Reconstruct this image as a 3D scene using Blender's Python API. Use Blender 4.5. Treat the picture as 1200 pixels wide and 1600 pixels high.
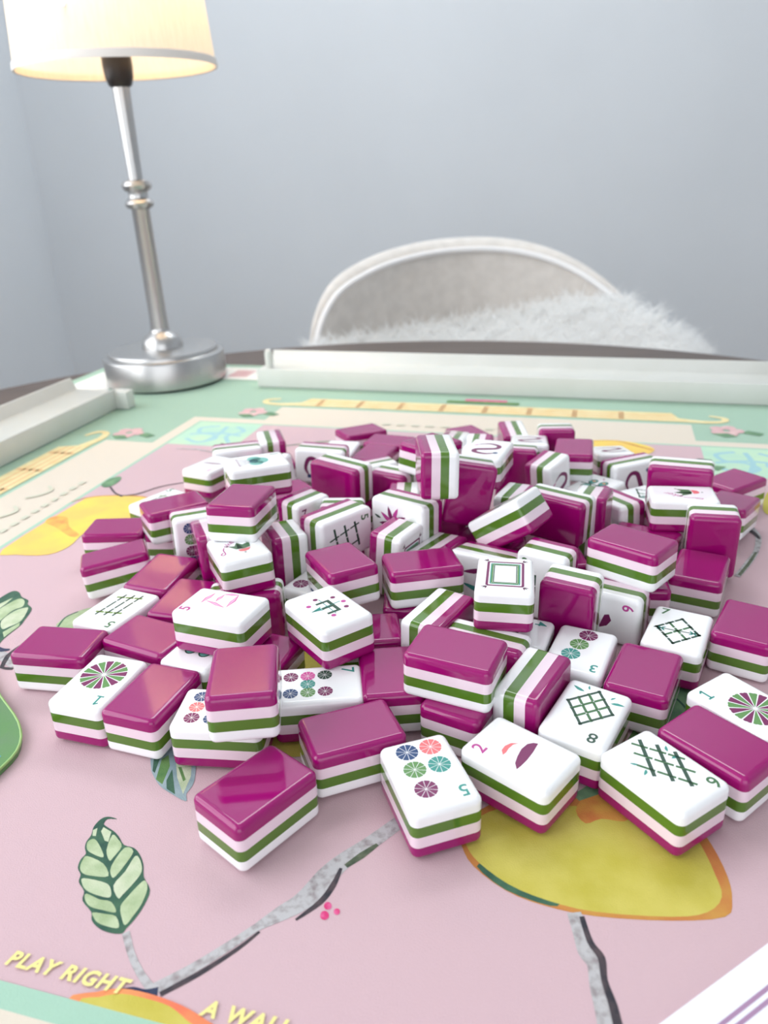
import bpy, bmesh, math, random
from mathutils import Matrix, Vector, Quaternion
for o in list(bpy.data.objects): bpy.data.objects.remove(o)
SC = bpy.context.scene
COL = SC.collection
MM = 0.001
# ------------------------------------------------------------------ camera
cd = bpy.data.cameras.new('camera'); cam = bpy.data.objects.new('camera', cd); COL.objects.link(cam)
PITCH, ROLL, CAM_H, FPX = math.radians(23.70), math.radians(-2.17), 0.1753, 1223.5
fw = Vector((0, math.cos(PITCH), -math.sin(PITCH))); up0 = Vector((0, math.sin(PITCH), math.cos(PITCH))); rt0 = Vector((1, 0, 0))
rt = rt0*math.cos(ROLL) + up0*math.sin(ROLL); up = -rt0*math.sin(ROLL) + up0*math.cos(ROLL)
cam.matrix_world = Matrix(((rt.x, up.x, -fw.x, 0), (rt.y, up.y, -fw.y, 0), (rt.z, up.z, -fw.z, CAM_H), (0, 0, 0, 1)))
cd.sensor_fit = 'VERTICAL'; cd.sensor_height = 9.8; cd.sensor_width = 9.8*0.75; cd.lens = 9.8*FPX/1600
cd.clip_start = 0.01; cd.clip_end = 50
cd.dof.use_dof = True; cd.dof.focus_distance = 0.268; cd.dof.aperture_fstop = 4.0
SC.camera = cam
# ------------------------------------------------------------------ light
W = bpy.data.worlds.new('room_light'); SC.world = W; W.use_nodes = True
W.node_tree.nodes['Background'].inputs[0].default_value = (0.9, 0.94, 1.0, 1)
W.node_tree.nodes['Background'].inputs[1].default_value = 1.0
def area(name, loc, target, sx, sy, power, col):
    l = bpy.data.lights.new(name, 'AREA'); l.shape = 'RECTANGLE'; l.size = sx; l.size_y = sy; l.energy = power; l.color = col
    o = bpy.data.objects.new(name, l); COL.objects.link(o); o.location = loc
    o.rotation_euler = (Vector(target)-Vector(loc)).to_track_quat('-Z', 'Y').to_euler(); return o
area('window_daylight', (-0.80, 0.20, 0.62), (1.0, 0.20, 0.62), 1.2, 1.0, 12.5, (0.95, 0.98, 1.0))
area('added_front_fill', (0.06, -1.28, 0.6), (0.06, 1.0, 0.6), 1.45, 1.2, 8, (0.95, 0.98, 1.0))  # added fill from behind the camera, brightens tile sides facing it
area('added_wall_fill', (0.15, 1.5, 1.70), (0.15, 1.55, 0.0), 1.6, 0.5, 17, (0.93, 0.98, 1.0))  # added wall wash that lifts the back wall, no known fixture here
SC.view_settings.view_transform = 'Standard'; SC.view_settings.look = 'None'; SC.view_settings.gamma = 1
SC.view_settings.use_curve_mapping = False; SC.view_settings.exposure = -0.1
# ------------------------------------------------------------------ materials
def lin(c): return tuple(((v/255)/12.92 if v/255 <= 0.04045 else ((v/255+0.055)/1.055)**2.4) for v in c)
MATS = {}
def mat(name, rgb, rough=0.5, metal=0.0, rgb2=None, nscale=200, coat=0.0, bump=0.0, bscale=2000, spec=0.5, sheen=0, detail=4, lo=0.35, hi=0.65, stretch=None, sss=0):
    if name in MATS: return MATS[name]
    m = bpy.data.materials.new(name); m.use_nodes = True; nt = m.node_tree; b = nt.nodes['Principled BSDF']
    b.inputs['Base Color'].default_value = (*lin(rgb), 1); b.inputs['Roughness'].default_value = rough; b.inputs['Metallic'].default_value = metal
    b.inputs['Specular IOR Level'].default_value = spec; b.inputs['Coat Weight'].default_value = coat; b.inputs['Coat Roughness'].default_value = 0.03
    b.inputs['Sheen Weight'].default_value = sheen
    if sss:
        b.inputs['Subsurface Weight'].default_value = sss; b.inputs['Subsurface Radius'].default_value = (0.002, 0.002, 0.002); b.inputs['Subsurface Scale'].default_value = 1.0
    tc = nt.nodes.new('ShaderNodeTexCoord'); mp = nt.nodes.new('ShaderNodeMapping'); nt.links.new(tc.outputs['Object'], mp.inputs[0])
    if stretch: mp.inputs['Scale'].default_value = stretch
    if rgb2:
        n = nt.nodes.new('ShaderNodeTexNoise'); n.inputs['Scale'].default_value = nscale; n.inputs['Detail'].default_value = detail
        r = nt.nodes.new('ShaderNodeValToRGB'); r.color_ramp.elements[0].position = lo; r.color_ramp.elements[1].position = hi
        r.color_ramp.elements[0].color = (*lin(rgb), 1); r.color_ramp.elements[1].color = (*lin(rgb2), 1)
        nt.links.new(mp.outputs[0], n.inputs['Vector']); nt.links.new(n.outputs['Fac'], r.inputs[0]); nt.links.new(r.outputs[0], b.inputs['Base Color'])
    if bump:
        n2 = nt.nodes.new('ShaderNodeTexNoise'); n2.inputs['Scale'].default_value = bscale; n2.inputs['Detail'].default_value = 2
        bp = nt.nodes.new('ShaderNodeBump'); bp.inputs['Strength'].default_value = bump; bp.inputs['Distance'].default_value = 0.0003
        nt.links.new(mp.outputs[0], n2.inputs['Vector']); nt.links.new(n2.outputs['Fac'], bp.inputs['Height']); nt.links.new(bp.outputs[0], b.inputs['Normal'])
    MATS[name] = m; return m
M = mat
# tile acrylics
M('tile_white', (250, 250, 252), 0.12, coat=0.3); M('tile_green', (84, 122, 38), 0.12, coat=0.3); M('tile_pink', (240, 218, 230), 0.14, coat=0.3)
M('tile_magenta', (152, 8, 104), 0.09, coat=0.2)
INK = dict(purple=(122, 38, 92), green=(98, 146, 84), teal=(62, 150, 140), blue=(40, 72, 120), coral=(232, 118, 122), pink=(214, 84, 160), dark=(46, 78, 62), mauve=(190, 70, 150), bam=(66, 112, 70), grey=(120, 120, 130), aqua=(120, 188, 178), orange=(226, 150, 100), olive=(120, 150, 70), blush=(238, 176, 214))
for k, v in INK.items(): M('ink_'+k, v, 0.3, spec=0.3)
# mat prints (dyed fabric): same weave relief everywhere
def fab(n, a, b=None, sc=60, **k): return M('print_'+n, a, 0.75, rgb2=b, nscale=sc, bump=0.45, bscale=2300, spec=0.2, sheen=0.1, **k)
fab('pink', (206, 176, 183)); fab('mint', (160, 190, 170)); fab('beige', (220, 209, 194)); fab('teal_line', (164, 200, 180)); fab('patch', (192, 222, 190), (176, 214, 196), 40)
fab('blue', (158, 200, 206)); fab('yellow', (232, 220, 172), (228, 206, 150), 90); fab('orange_line', (226, 186, 136)); fab('flower', (222, 190, 188), (212, 168, 172), 120); fab('white', (240, 238, 232)); fab('text', (238, 228, 150)); fab('faint', (206, 206, 188))
fab('lemon', (190, 178, 70), (206, 194, 98), 55); fab('lemon_bright', (238, 212, 96), (238, 196, 104), 45); fab('lemon_rim', (200, 146, 72), (196, 120, 66), 80); fab('lemon_rim2', (236, 150, 96), (232, 120, 90), 60)
fab('lemon_red', (204, 122, 66), (214, 160, 74), 120); fab('lemon_org', (240, 150, 84), (240, 190, 90), 160)
fab('leaf_dark', (48, 84, 72), (70, 108, 84), 150); fab('leaf_mid', (120, 158, 118), (90, 130, 100), 150); fab('leaf_light', (190, 204, 168), (158, 178, 136), 160); fab('leaf_pale', (206, 212, 186), (180, 196, 160), 160); fab('leaf_green', (84, 128, 74), (110, 146, 84), 180); fab('leaf_blue', (160, 178, 184), (130, 154, 160), 120)
fab('branch', (188, 186, 188), (138, 126, 128), 420, lo=0.45, hi=0.75); fab('branch_dark', (52, 52, 60), (86, 74, 78), 300); fab('branch_green', (70, 84, 66), (110, 116, 96), 300); fab('navy', (40, 50, 84), (60, 66, 90), 200); fab('berry', (212, 60, 120), (226, 110, 160), 500)
# ------------------------------------------------------------------ mesh helpers
def link(name, me, m=None, parent=None, smooth=False):
    o = bpy.data.objects.new(name, me); COL.objects.link(o)
    if m is not None and not len(me.materials):
        for q in (m if isinstance(m, (list, tuple)) else [m]): me.materials.append(MATS[q] if isinstance(q, str) else q)
    if parent: o.parent = parent
    if smooth: me.polygons.foreach_set('use_smooth', [True]*len(me.polygons))
    return o
def pyd(name, v, f, m=None, parent=None, smooth=False, mi=None):
    me = bpy.data.meshes.new(name); me.from_pydata(v, [], f); me.update()
    o = link(name, me, m, parent, smooth)
    if mi: me.polygons.foreach_set('material_index', mi)
    return o
def empty(name, loc=(0, 0, 0), q=None):
    o = bpy.data.objects.new(name, None); COL.objects.link(o); o.location = loc; o.empty_display_size = 0.02
    if q: o.rotation_mode = 'QUATERNION'; o.rotation_quaternion = q
    return o
def tag(o, label=None, cat=None, group=None, kind=None):
    for k, v in (('label', label), ('category', cat), ('group', group), ('kind', kind)):
        if v: o[k] = v
    return o
def lathe(name, prof, m, parent=None, n=64, smooth=True, close=False):
    v = []; f = []
    for r, z in prof:
        for i in range(n): v.append((r*math.cos(2*math.pi*i/n)*MM, r*math.sin(2*math.pi*i/n)*MM, z*MM))
    for k in range(len(prof)-1):
        for i in range(n):
            j = (i+1) % n; f.append((k*n+i, k*n+j, (k+1)*n+j, (k+1)*n+i))
    if close: f.append(tuple(range(n))[::-1]); f.append(tuple(range((len(prof)-1)*n, len(prof)*n)))
    o = pyd(name, v, f, m, parent)
    if smooth:
        o.data.polygons.foreach_set('use_smooth', [True]*len(o.data.polygons)); o.data.set_sharp_from_angle(angle=math.radians(40))
    return o
def prism(name, prof, length, m, parent, frame, bevel=0.8):
    # 2-D profile (a,b mm) extruded along c; frame maps (c,a,b)->world
    bm = bmesh.new(); A = [bm.verts.new(Vector(frame(0, a, b))*MM) for a, b in prof]; B = [bm.verts.new(Vector(frame(length, a, b))*MM) for a, b in prof]
    n = len(prof); bm.faces.new(A); bm.faces.new(B[::-1])
    for i in range(n): bm.faces.new((A[(i+1) % n], A[i], B[i], B[(i+1) % n]))
    bmesh.ops.recalc_face_normals(bm, faces=bm.faces)
    if bevel: bmesh.ops.bevel(bm, geom=bm.edges, offset=bevel*MM, segments=2, profile=0.5, affect='EDGES', clamp_overlap=True)
    me = bpy.data.meshes.new(name); bm.to_mesh(me); bm.free()
    o = link(name, me, m, parent, True); me.set_sharp_from_angle(angle=math.radians(40)); return o
def boxm(name, lo, hi, m, parent=None, bevel=0):
    return prism(name, [(lo[1], lo[2]), (hi[1], lo[2]), (hi[1], hi[2]), (lo[1], hi[2])], hi[0]-lo[0], m, parent, lambda c, a, b: (lo[0]+c, a, b), bevel)
# ------------------------------------------------------------------ placement data (mm)
TILES = [
((-39.55, 173.55, 8.37), (0.00516, 0.91412, 0.40536, -0.00622), '', 'face-down tile with shiny magenta back, nearest the viewer, above the branch print', None),
((-12.83, 196.68, 8.57), (0.00418, 0.98552, 0.16949, -0.00379), '', 'magenta-backed tile lying face down between the front left tile and the five-dot tile', None),
((10.02, 175.91, 8.16), (0.80489, -0.00061, -0.00013, -0.59342), 'dot5', 'white five-dot tile lying face up at the front, beside the branch print', None),
((37.54, 182.66, 8.31), (0.36114, 0.00666, 0.00044, 0.93249), 'crak2', 'white tile with numeral 2 and coral and purple brush strokes, face up', None),
((76.81, 173.49, 8.26), (0.87234, -0.00374, -0.00076, -0.48889), 'bam6', 'white six-bamboo tile lying face up over the big lemon print at front right', None),
((97.57, 185.0, 8.09), (0.00383, 0.45588, 0.89003, -0.00059), '', 'magenta-backed tile lying face down between the six-bamboo tile and right one-dot tile', None),
((112.41, 201.14, 8.07), (0.48658, 0.00055, -0.00271, 0.87363), 'dot1', 'white one-dot tile face up at the right edge of the picture', None),
((-101.24, 226.85, 8.19), (0.59328, -0.00201, 0.00452, -0.80498), 'dot1', 'white one-dot tile face up at the front left of the heap', None),
((-80.76, 219.72, 8.34), (0.00218, 0.81974, 0.57272, 0.00314), '', 'magenta-backed tile lying face down against the right side of the left one-dot tile', None),
((-124.07, 252.67, 8.26), (0.00077, -0.99523, 0.09746, -0.00475), '', 'magenta-backed tile lying face down, leftmost of all, behind the left one-dot tile', None),
((-54.95, 208.13, 8.54), (0.99843, 0.00346, 0.00774, -0.05529), 'dot9', 'white many-dot tile face up, half covered by a magenta tile on top of it', None),
((-45.2, 201.73, 27.64), (0.01552, 0.67566, 0.73683, -0.01792), '', 'magenta-backed tile with warm lamp reflection stacked on the left many-dot tile', None),
((-24.43, 219.88, 8.31), (0.99933, 0.00094, 0.00319, 0.03651), 'dot7', 'white seven-dot tile face up in the front middle, behind two magenta tiles', None),
((0.01, 225.99, 8.63), (0.00102, -0.6808, -0.73244, 0.00681), '', 'magenta-backed tile lying face down right of the seven-dot tile', None),
((21.66, 215.81, 23.72), (0.00143, -0.97678, 0.21406, 0.00913), '', 'magenta-backed tile lying face down on top of others, left of the tile on its side', None),
((25.25, 213.85, 8.09), (0.00403, 0.87002, 0.493, 0.0005), '', 'magenta-backed tile lying under another magenta tile, behind the five-dot tile', None),
((47.02, 212.99, 11.84), (0.61919, -0.62692, -0.34202, 0.32649), '', 'striped tile standing on its long side against the eight-bamboo tile', None),
((61.25, 199.5, 8.54), (0.47264, 0.00395, 0.01057, -0.88118), 'bam8', 'white eight-bamboo tile with green lattice lying face up behind the brush-stroke 2 tile', None),
((68.39, 235.4, 7.64), (0.5233, -0.00035, 0.00057, -0.85215), 'dot3', 'white three-dot tile face up with a diagonal row of purple, green and teal dots', None),
((86.67, 221.35, 8.3), (0.00509, 0.86529, 0.50121, -0.00588), '', 'magenta-backed tile lying face down right of the eight-bamboo tile', None),
((18.64, 252.2, 14.52), (0.62617, -0.61922, -0.32791, 0.34199), '', "striped tile tipped on its side just left of the framed blank tile's near corner", None),
((34.04, 235.43, 12.11), (0.67497, -0.69869, 0.17872, -0.15591), '', 'striped-edge tile standing on its long side, behind the top magenta tile in front', None),
((45.57, 250.61, 7.82), (0.97753, 3e-05, 0.00022, -0.21081), 'crak4', 'white tile with teal numeral 4, mostly hidden under the framed blank tile', None),
((43.49, 252.98, 29.48), (0.768, -0.00698, 0.01546, 0.64023), 'soap', 'white tile with a purple and green rectangular frame, lying face up on others', None),
((70.62, 262.04, 15.96), (0.37602, -0.59692, -0.33914, -0.62233), '', 'tile standing on end with magenta back to the viewer, behind the three-dot tile', None),
((87.96, 270.86, 10.69), (0.6778, 0.67747, -0.20524, -0.19874), 'crak6', 'white tile with purple numeral 6 on its side, standing behind the upright magenta tile', None),
((99.0, 280.46, 28.38), (0.01557, 0.92689, -0.375, 0.00148), '', 'magenta-backed tile lying face down on others at right, above the numeral 6 tile', None),
((133.71, 293.81, 8.12), (0.00122, 0.86188, 0.50711, -0.00246), '', 'magenta-backed tile lying flat on the mat at right, before the tall upright magenta tile', None),
((146.14, 314.99, 17.09), (0.43685, -0.54484, -0.42369, -0.57689), '', 'tall tile standing on end at the right edge of the heap, magenta back to viewer', None),
((139.74, 335.48, 23.83), (0.10151, -0.00712, 0.01826, 0.99464), 'joker', 'white joker tile lying face up at back right, print seen sideways', None),
((120.11, 325.19, 8.29), (0.00138, -0.95815, 0.28625, -0.00198), '', 'magenta-backed tile lying flat beneath the right joker tile', None),
((145.8, 355.93, 28.52), (0.71247, -0.67061, 0.1348, -0.15652), '', 'tile standing on its long side directly behind the right joker, magenta back forward', None),
((-134.39, 359.39, 7.61), (0.0, 0.9999, -0.01445, 7e-05), '', 'magenta-backed tile lying flat at far left, beside the left lemon print', None),
((-123.9, 322.8, 10.25), (0.0384, 0.98409, 0.16428, 0.05566), '', 'magenta-backed tile tilted slightly, at the left rim of the heap, before another magenta tile', None),
((-102.6, 358.19, 6.93), (0.00022, 0.99897, -0.04534, -0.0), '', 'magenta-backed tile lying flat, mostly hidden between left rim tiles and upright dot tile', None),
((-102.4, 353.17, 21.78), (0.01072, 0.96845, 0.24897, 0.00264), '', 'magenta-backed tile lying on two others at back left, beside the upright dot tile', None),
((-119.43, 390.67, 8.05), (0.89882, 1e-05, -2e-05, 0.43832), 'bam5', 'white bamboo tile lying flat at back left, peeping out behind a magenta tile', None),
((-90.0, 338.06, 15.58), (0.58821, 0.38525, 0.58231, -0.40805), 'dot8', 'white dot tile standing upright at left with blue and green dots showing', None),
((-59.74, 287.16, 28.29), (0.55303, -0.04355, 0.02409, 0.83167), 'joker', 'white joker tile lying face up at left, under a magenta tile', None),
((-77.09, 317.88, 21.23), (0.5504, -0.5988, 0.36592, -0.45232), '', 'tile standing on its long side left of the left joker, thin magenta edge showing', None),
((-60.16, 306.88, 42.87), (0.01624, 0.77806, 0.62751, -0.02405), '', 'magenta-backed tile lying on top of the left joker tile', None),
((-98.71, 305.9, 9.05), (0.02496, -0.80484, -0.59279, -0.01475), '', 'magenta-backed tile with lamp glow, lying flat behind the left five-bamboo tile', None),
((-83.23, 283.75, 8.07), (0.00691, -0.79348, -0.60849, -0.00903), '', 'magenta-backed tile with warm glow, between the five-bamboo tile and pink numeral 5 tile', None),
((-109.91, 277.01, 8.01), (0.53224, 0.00354, -0.00121, -0.84659), 'bam5', 'white five-bamboo tile lying flat at left with long dark dashes', None),
((-60.66, 247.9, 24.28), (0.1904, -0.00563, 0.01992, 0.98149), 'crak5', 'white tile with pink brush-stroke character and numeral 5, lying on top at left centre', None),
((-91.37, 255.83, 8.21), (0.00476, 0.23602, 0.97173, 0.00354), '', 'magenta-backed tile lying flat before the five-bamboo tile, right of the leftmost tile', None),
((-67.67, 246.78, 8.12), (0.53761, 0.00241, 0.00305, -0.84318), 'butterfly', 'white tile with teal butterfly print, mostly covered by the pink numeral 5 tile', None),
((-46.57, 239.26, 8.04), (0.00297, 0.82921, 0.55883, -0.01009), '', 'magenta-backed tile in shadow between the pink numeral 5 tile and the letter E tile', None),
((-28.08, 295.26, 7.97), (0.87249, 0.00027, 0.00016, 0.48863), 'dot4', 'white tile with one purple dot showing, tucked under a magenta tile behind the letter E', None),
((-18.09, 281.23, 24.48), (0.03453, 0.54259, 0.83899, -0.02255), '', 'magenta-backed tile lying tilted directly behind the letter E tile', None),
((14.53, 280.35, 22.71), (0.02241, 0.99571, 0.08962, -0.00493), '', 'magenta-backed tile lying on others in the middle, left of the framed blank tile', None),
((13.41, 278.87, 6.86), (0.00045, -0.99963, 0.0272, -2e-05), '', 'magenta-backed tile lying flat under the middle magenta tile, left of the tipped striped tile', None),
((-10.23, 254.9, 7.77), (5e-05, 0.99945, 0.03304, -0.0016), '', 'magenta-backed tile lying flat right of the letter E tile', None),
((-21.5, 244.3, 23.7), (0.87996, -0.00641, -0.01707, -0.4747), 'east', 'white east-wind tile with green letter E and purple dots, lying on others', None),
((-44.59, 312.51, 16.82), (0.12925, -0.6979, -0.14272, -0.68983), '', 'tile standing on end right of the left joker, magenta, pink, green and white edges showing', None),
((-39.32, 353.61, 15.29), (0.25902, 0.66143, -0.27225, 0.64908), 'crak7', 'white tile with purple numeral 7 standing upright behind the lattice five tile', None),
((-21.81, 319.89, 25.91), (0.65862, 0.65409, 0.26824, 0.25776), 'bam5b', 'white five-bamboo tile standing on its long side in the middle, dark lattice upright', None),
((10.54, 330.76, 26.33), (0.68416, 0.65139, -0.23089, -0.23303), 'flower', 'white tile with spiky purple flower standing in the middle of the heap', None),
((4.29, 311.36, 16.22), (0.19518, 0.70643, -0.19781, 0.65094), 'soap', 'white framed tile standing turned away, right of the upright five-bamboo tile', None),
((22.78, 308.38, 12.72), (0.59924, -0.65555, -0.31823, 0.33152), '', 'striped tile on its side between the upright framed tile and the middle magenta tile', None),
((43.82, 298.79, 13.23), (0.70327, 0.62825, -0.24651, -0.22348), 'crak4', 'white tile standing on its long side, behind the left corner of the framed blank tile', None),
((66.28, 285.09, 16.5), (0.62463, 0.33822, -0.62294, 0.3277), 'bam2', 'white bamboo tile standing upright behind the framed blank tile and the upright magenta tile', None),
((47.63, 329.05, 8.05), (0.0, 0.94323, -0.33215, 0.0), '', 'magenta-backed tile lying in shadow beneath the steeply tilted joker tile', None),
((72.89, 307.74, 8.01), (4e-05, 0.99998, 0.00579, 0.0), '', 'magenta-backed tile in deep shadow right of the upright bamboo tile', None),
((55.36, 313.24, 31.42), (0.89616, -0.10274, -0.29507, -0.31507), 'joker', 'white joker tile tipped up steeply at the centre right of the heap', None),
((79.85, 329.15, 26.1), (0.66458, -0.6732, 0.23699, -0.22129), '', 'tile standing on its long side right of the tilted joker, magenta back to viewer', None),
((99.05, 341.09, 16.76), (0.68847, -0.19143, -0.68826, -0.12517), '', 'striped tile standing turned edge-on, right of the upright magenta tile beside the tilted joker', None),
((114.59, 358.0, 11.67), (0.35272, -0.39915, -0.60458, 0.59224), 'crak2', 'white tile standing on its long side, partly hidden, left of the right joker', None),
((138.08, 368.54, 8.65), (0.86455, -0.02506, 0.0145, -0.50172), 'bam7', 'pale bamboo tile lying flat, peeping out left of the right joker tile', None),
((107.09, 411.52, 22.26), (0.01246, 0.79362, 0.60828, 0.00127), '', 'magenta-backed tile lying face down at back right, before the small yellow lemon print', None),
((88.58, 390.05, 17.02), (0.68025, 0.30133, 0.63383, -0.21148), 'dragon', 'white tile standing turned to the right at the back, left of a face-down magenta tile', None),
((52.68, 370.98, 37.01), (0.5538, -0.00386, -0.0069, -0.83261), 'dragon', 'white tile with purple dragon lying face up high in the back centre', None),
((39.3, 337.19, 36.61), (0.53987, -0.55055, -0.45967, -0.44061), '', 'tall tile standing with magenta back to viewer, just below the purple dragon tile', None),
((23.63, 319.95, 55.68), (0.48952, -0.52439, 0.48845, -0.49679), '', 'highest tile of the heap, standing on its long side atop others, stripes facing the viewer', None),
((35.25, 356.98, 14.53), (0.25872, -0.65808, -0.25874, -0.65806), '', 'tile standing with magenta back and white right edge, beneath the highest tile', None),
((10.19, 359.87, 17.05), (0.48405, -0.47101, 0.52043, -0.52249), '', 'striped tile edge showing behind the spiky flower tile, left of the highest tile', None),
((25.45, 386.86, 36.84), (0.00597, -0.8998, -0.43258, 0.05652), '', 'magenta-backed tile lying face down at back centre, left of the highest tile', None),
((5.42, 477.98, 8.05), (0.00079, 0.18955, 0.98187, -0.00206), '', 'magenta-backed tile lying flat at the back, behind a second flat magenta tile', None),
((-4.62, 455.37, 8.17), (0.00038, 0.82834, 0.56023, -0.00226), '', 'magenta-backed tile lying flat at the back, in front of another flat magenta tile', None),
((-13.38, 499.95, 8.62), (0.01464, 0.97109, 0.23811, -0.00916), '', 'magenta-backed tile farthest back left of centre, resting on a white tile', None),
((-26.52, 465.14, 8.05), (0.62332, -0.00015, -0.00012, -0.78196), '', 'white tile lying flat beneath the farthest back left-of-centre magenta tile', None),
((-35.86, 444.11, 14.02), (0.09074, -0.05793, -0.69943, 0.70655), 'dragon', 'white tile standing on its long side at back left centre with a purple curve', None),
((-21.48, 381.97, 26.65), (0.68339, -0.66105, 0.22768, -0.21013), '', 'tile standing on its long side at back centre, broad magenta back to viewer', None),
((-19.98, 343.62, 14.95), (0.52099, -0.47809, 0.521, 0.47808), 'crak6', 'white tile standing behind the upright five-bamboo tile, almost hidden', None),
((5.11, 386.06, 14.76), (0.36179, -0.61685, -0.34536, -0.60773), '', 'tile standing behind the spiky flower tile, right of the broad magenta one, magenta back forward', None),
((-6.99, 406.11, 16.29), (0.13451, -0.09746, 0.67142, -0.72222), 'crak1', 'white tile standing as a thin strip just before the flat back magenta tiles', None),
((-100.14, 433.07, 12.09), (0.51244, -0.01342, -0.01518, -0.85848), 'crak1', 'white tile lying face up at back left with one thin purple stroke', None),
((-61.62, 361.66, 38.41), (0.98418, -0.00374, 0.0104, 0.1768), 'peacock', 'white tile with teal peacock lying face up at back left', None),
((-89.8, 461.78, 10.56), (0.07828, -0.07826, 0.70276, -0.70276), 'crak1', 'white tile standing on its long side behind the peacock tile', None),
((-70.36, 477.29, 11.08), (0.43356, -0.45143, -0.54432, 0.55852), '', 'striped tile standing edge-on, farthest back on the left', None),
((-64.62, 421.3, 13.38), (0.4324, -0.31821, 0.61075, -0.58202), '', 'striped tile edge just before the farthest left striped tile, behind the peacock', None),
((-54.11, 398.81, 8.15), (0.00087, -0.95954, -0.28159, -0.00085), '', 'magenta-backed tile lying low between the peacock tile and upright numeral 7 tile', None),
((-68.46, 448.37, 7.94), (3e-05, 0.9914, 0.13087, -0.00026), '', 'magenta-backed tile lying low right of the peacock tile, behind another low magenta tile', None),
((57.12, 486.59, 8.4), (0.01231, 0.56874, 0.82238, -0.00848), '', 'magenta-backed tile lying flat, farthest back near the centre', None),
((44.01, 456.03, 13.86), (0.3808, -0.4869, 0.54758, -0.56398), '', 'striped tile standing edge-on before the farthest centre magenta tile, white face to the right', None),
((58.1, 445.11, 12.98), (0.56486, -0.54556, -0.46085, 0.41342), '', 'striped tile edge showing just behind the purple dragon tile', None),
((84.03, 475.18, 11.2), (0.50861, -0.48577, 0.50848, -0.49678), '', 'tile standing edge-on at the far back right of the purple dragon, magenta face left', None),
((104.67, 446.89, 15.6), (0.46611, -0.53031, -0.47874, -0.52184), '', 'tile standing on end at the far back right, magenta back below a thin white top', None),
((74.11, 404.12, 18.67), (0.42422, -0.58062, -0.44236, -0.53595), '', 'tile standing with dark magenta back, right of the purple dragon tile', None),
((84.79, 426.01, 22.0), (0.63985, -0.05759, -0.04147, -0.76522), 'dragon', 'white tile with purple arc lying face up before the far upright magenta tile', None),
((135.52, 434.69, 10.65), (0.68833, -0.0604, -0.06589, -0.71987), 'dragon', 'white tile with purple loops lying face up at far right, before the small lemon print', None),
((138.78, 408.79, 11.56), (0.71059, 0.68829, 0.08799, 0.11654), 'dragon', 'white dragon tile standing on its long side at back right, purple curves showing', None),
((188.96, 389.92, 8.06), (0.00116, 0.95926, 0.28252, 0.00033), '', 'magenta-backed tile lying flat, farthest right at the back of the heap', None),
((173.92, 358.31, 9.4), (0.02516, 0.90237, 0.42692, -0.05316), '', 'magenta-backed tile lying flat right of the right joker, before the farthest right tile', None),
((106.2, 289.15, 7.96), (9e-05, -0.75548, -0.65517, -0.00109), '', 'magenta-backed tile lying flat, half hidden under a bigger-looking magenta tile at right', None),
((134.24, 248.85, 8.12), (0.00265, 0.88209, 0.47108, -0.00088), '', 'magenta-backed tile lying flat at the right edge, beside the seven-bamboo tile', None),
((106.8, 245.46, 8.32), (0.86701, -0.00657, 0.00329, 0.49824), 'bam7', 'white seven-bamboo tile lying face up at right with green lattice and sprigs', None),
((64.66, 348.27, 16.21), (0.66627, -0.18073, -0.69613, -0.19702), '', 'striped tile edge standing behind the steeply tilted joker tile', None),
((113.91, 389.65, 7.55), (0.36865, 0.00263, -0.00662, -0.92954), 'butterfly', 'white tile with dark butterfly print lying low under the back right magenta tile', None),
((91.49, 417.8, 6.52), (7e-05, -0.12487, -0.99217, 0.00055), '', 'magenta-backed tile lying low between the dark upright tile and the turned white tile at back', None),
((-5.65, 425.46, 8.17), (0.16352, 0.0014, -0.00078, -0.98654), '', 'white tile lying flat between the two flat back magenta tiles and the highest tile', None),
((-57.19, 278.43, 11.23), (0.69772, -0.71601, -0.01706, -0.01529), '', 'tile standing on its long side behind the pink numeral 5 tile, magenta back to viewer', None),
((-21.6, 381.42, 8.05), (0.0, 0.95136, -0.30807, 0.0), '', 'magenta-backed tile lying flat under the broad upright magenta tile at back centre', None),
]
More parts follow.
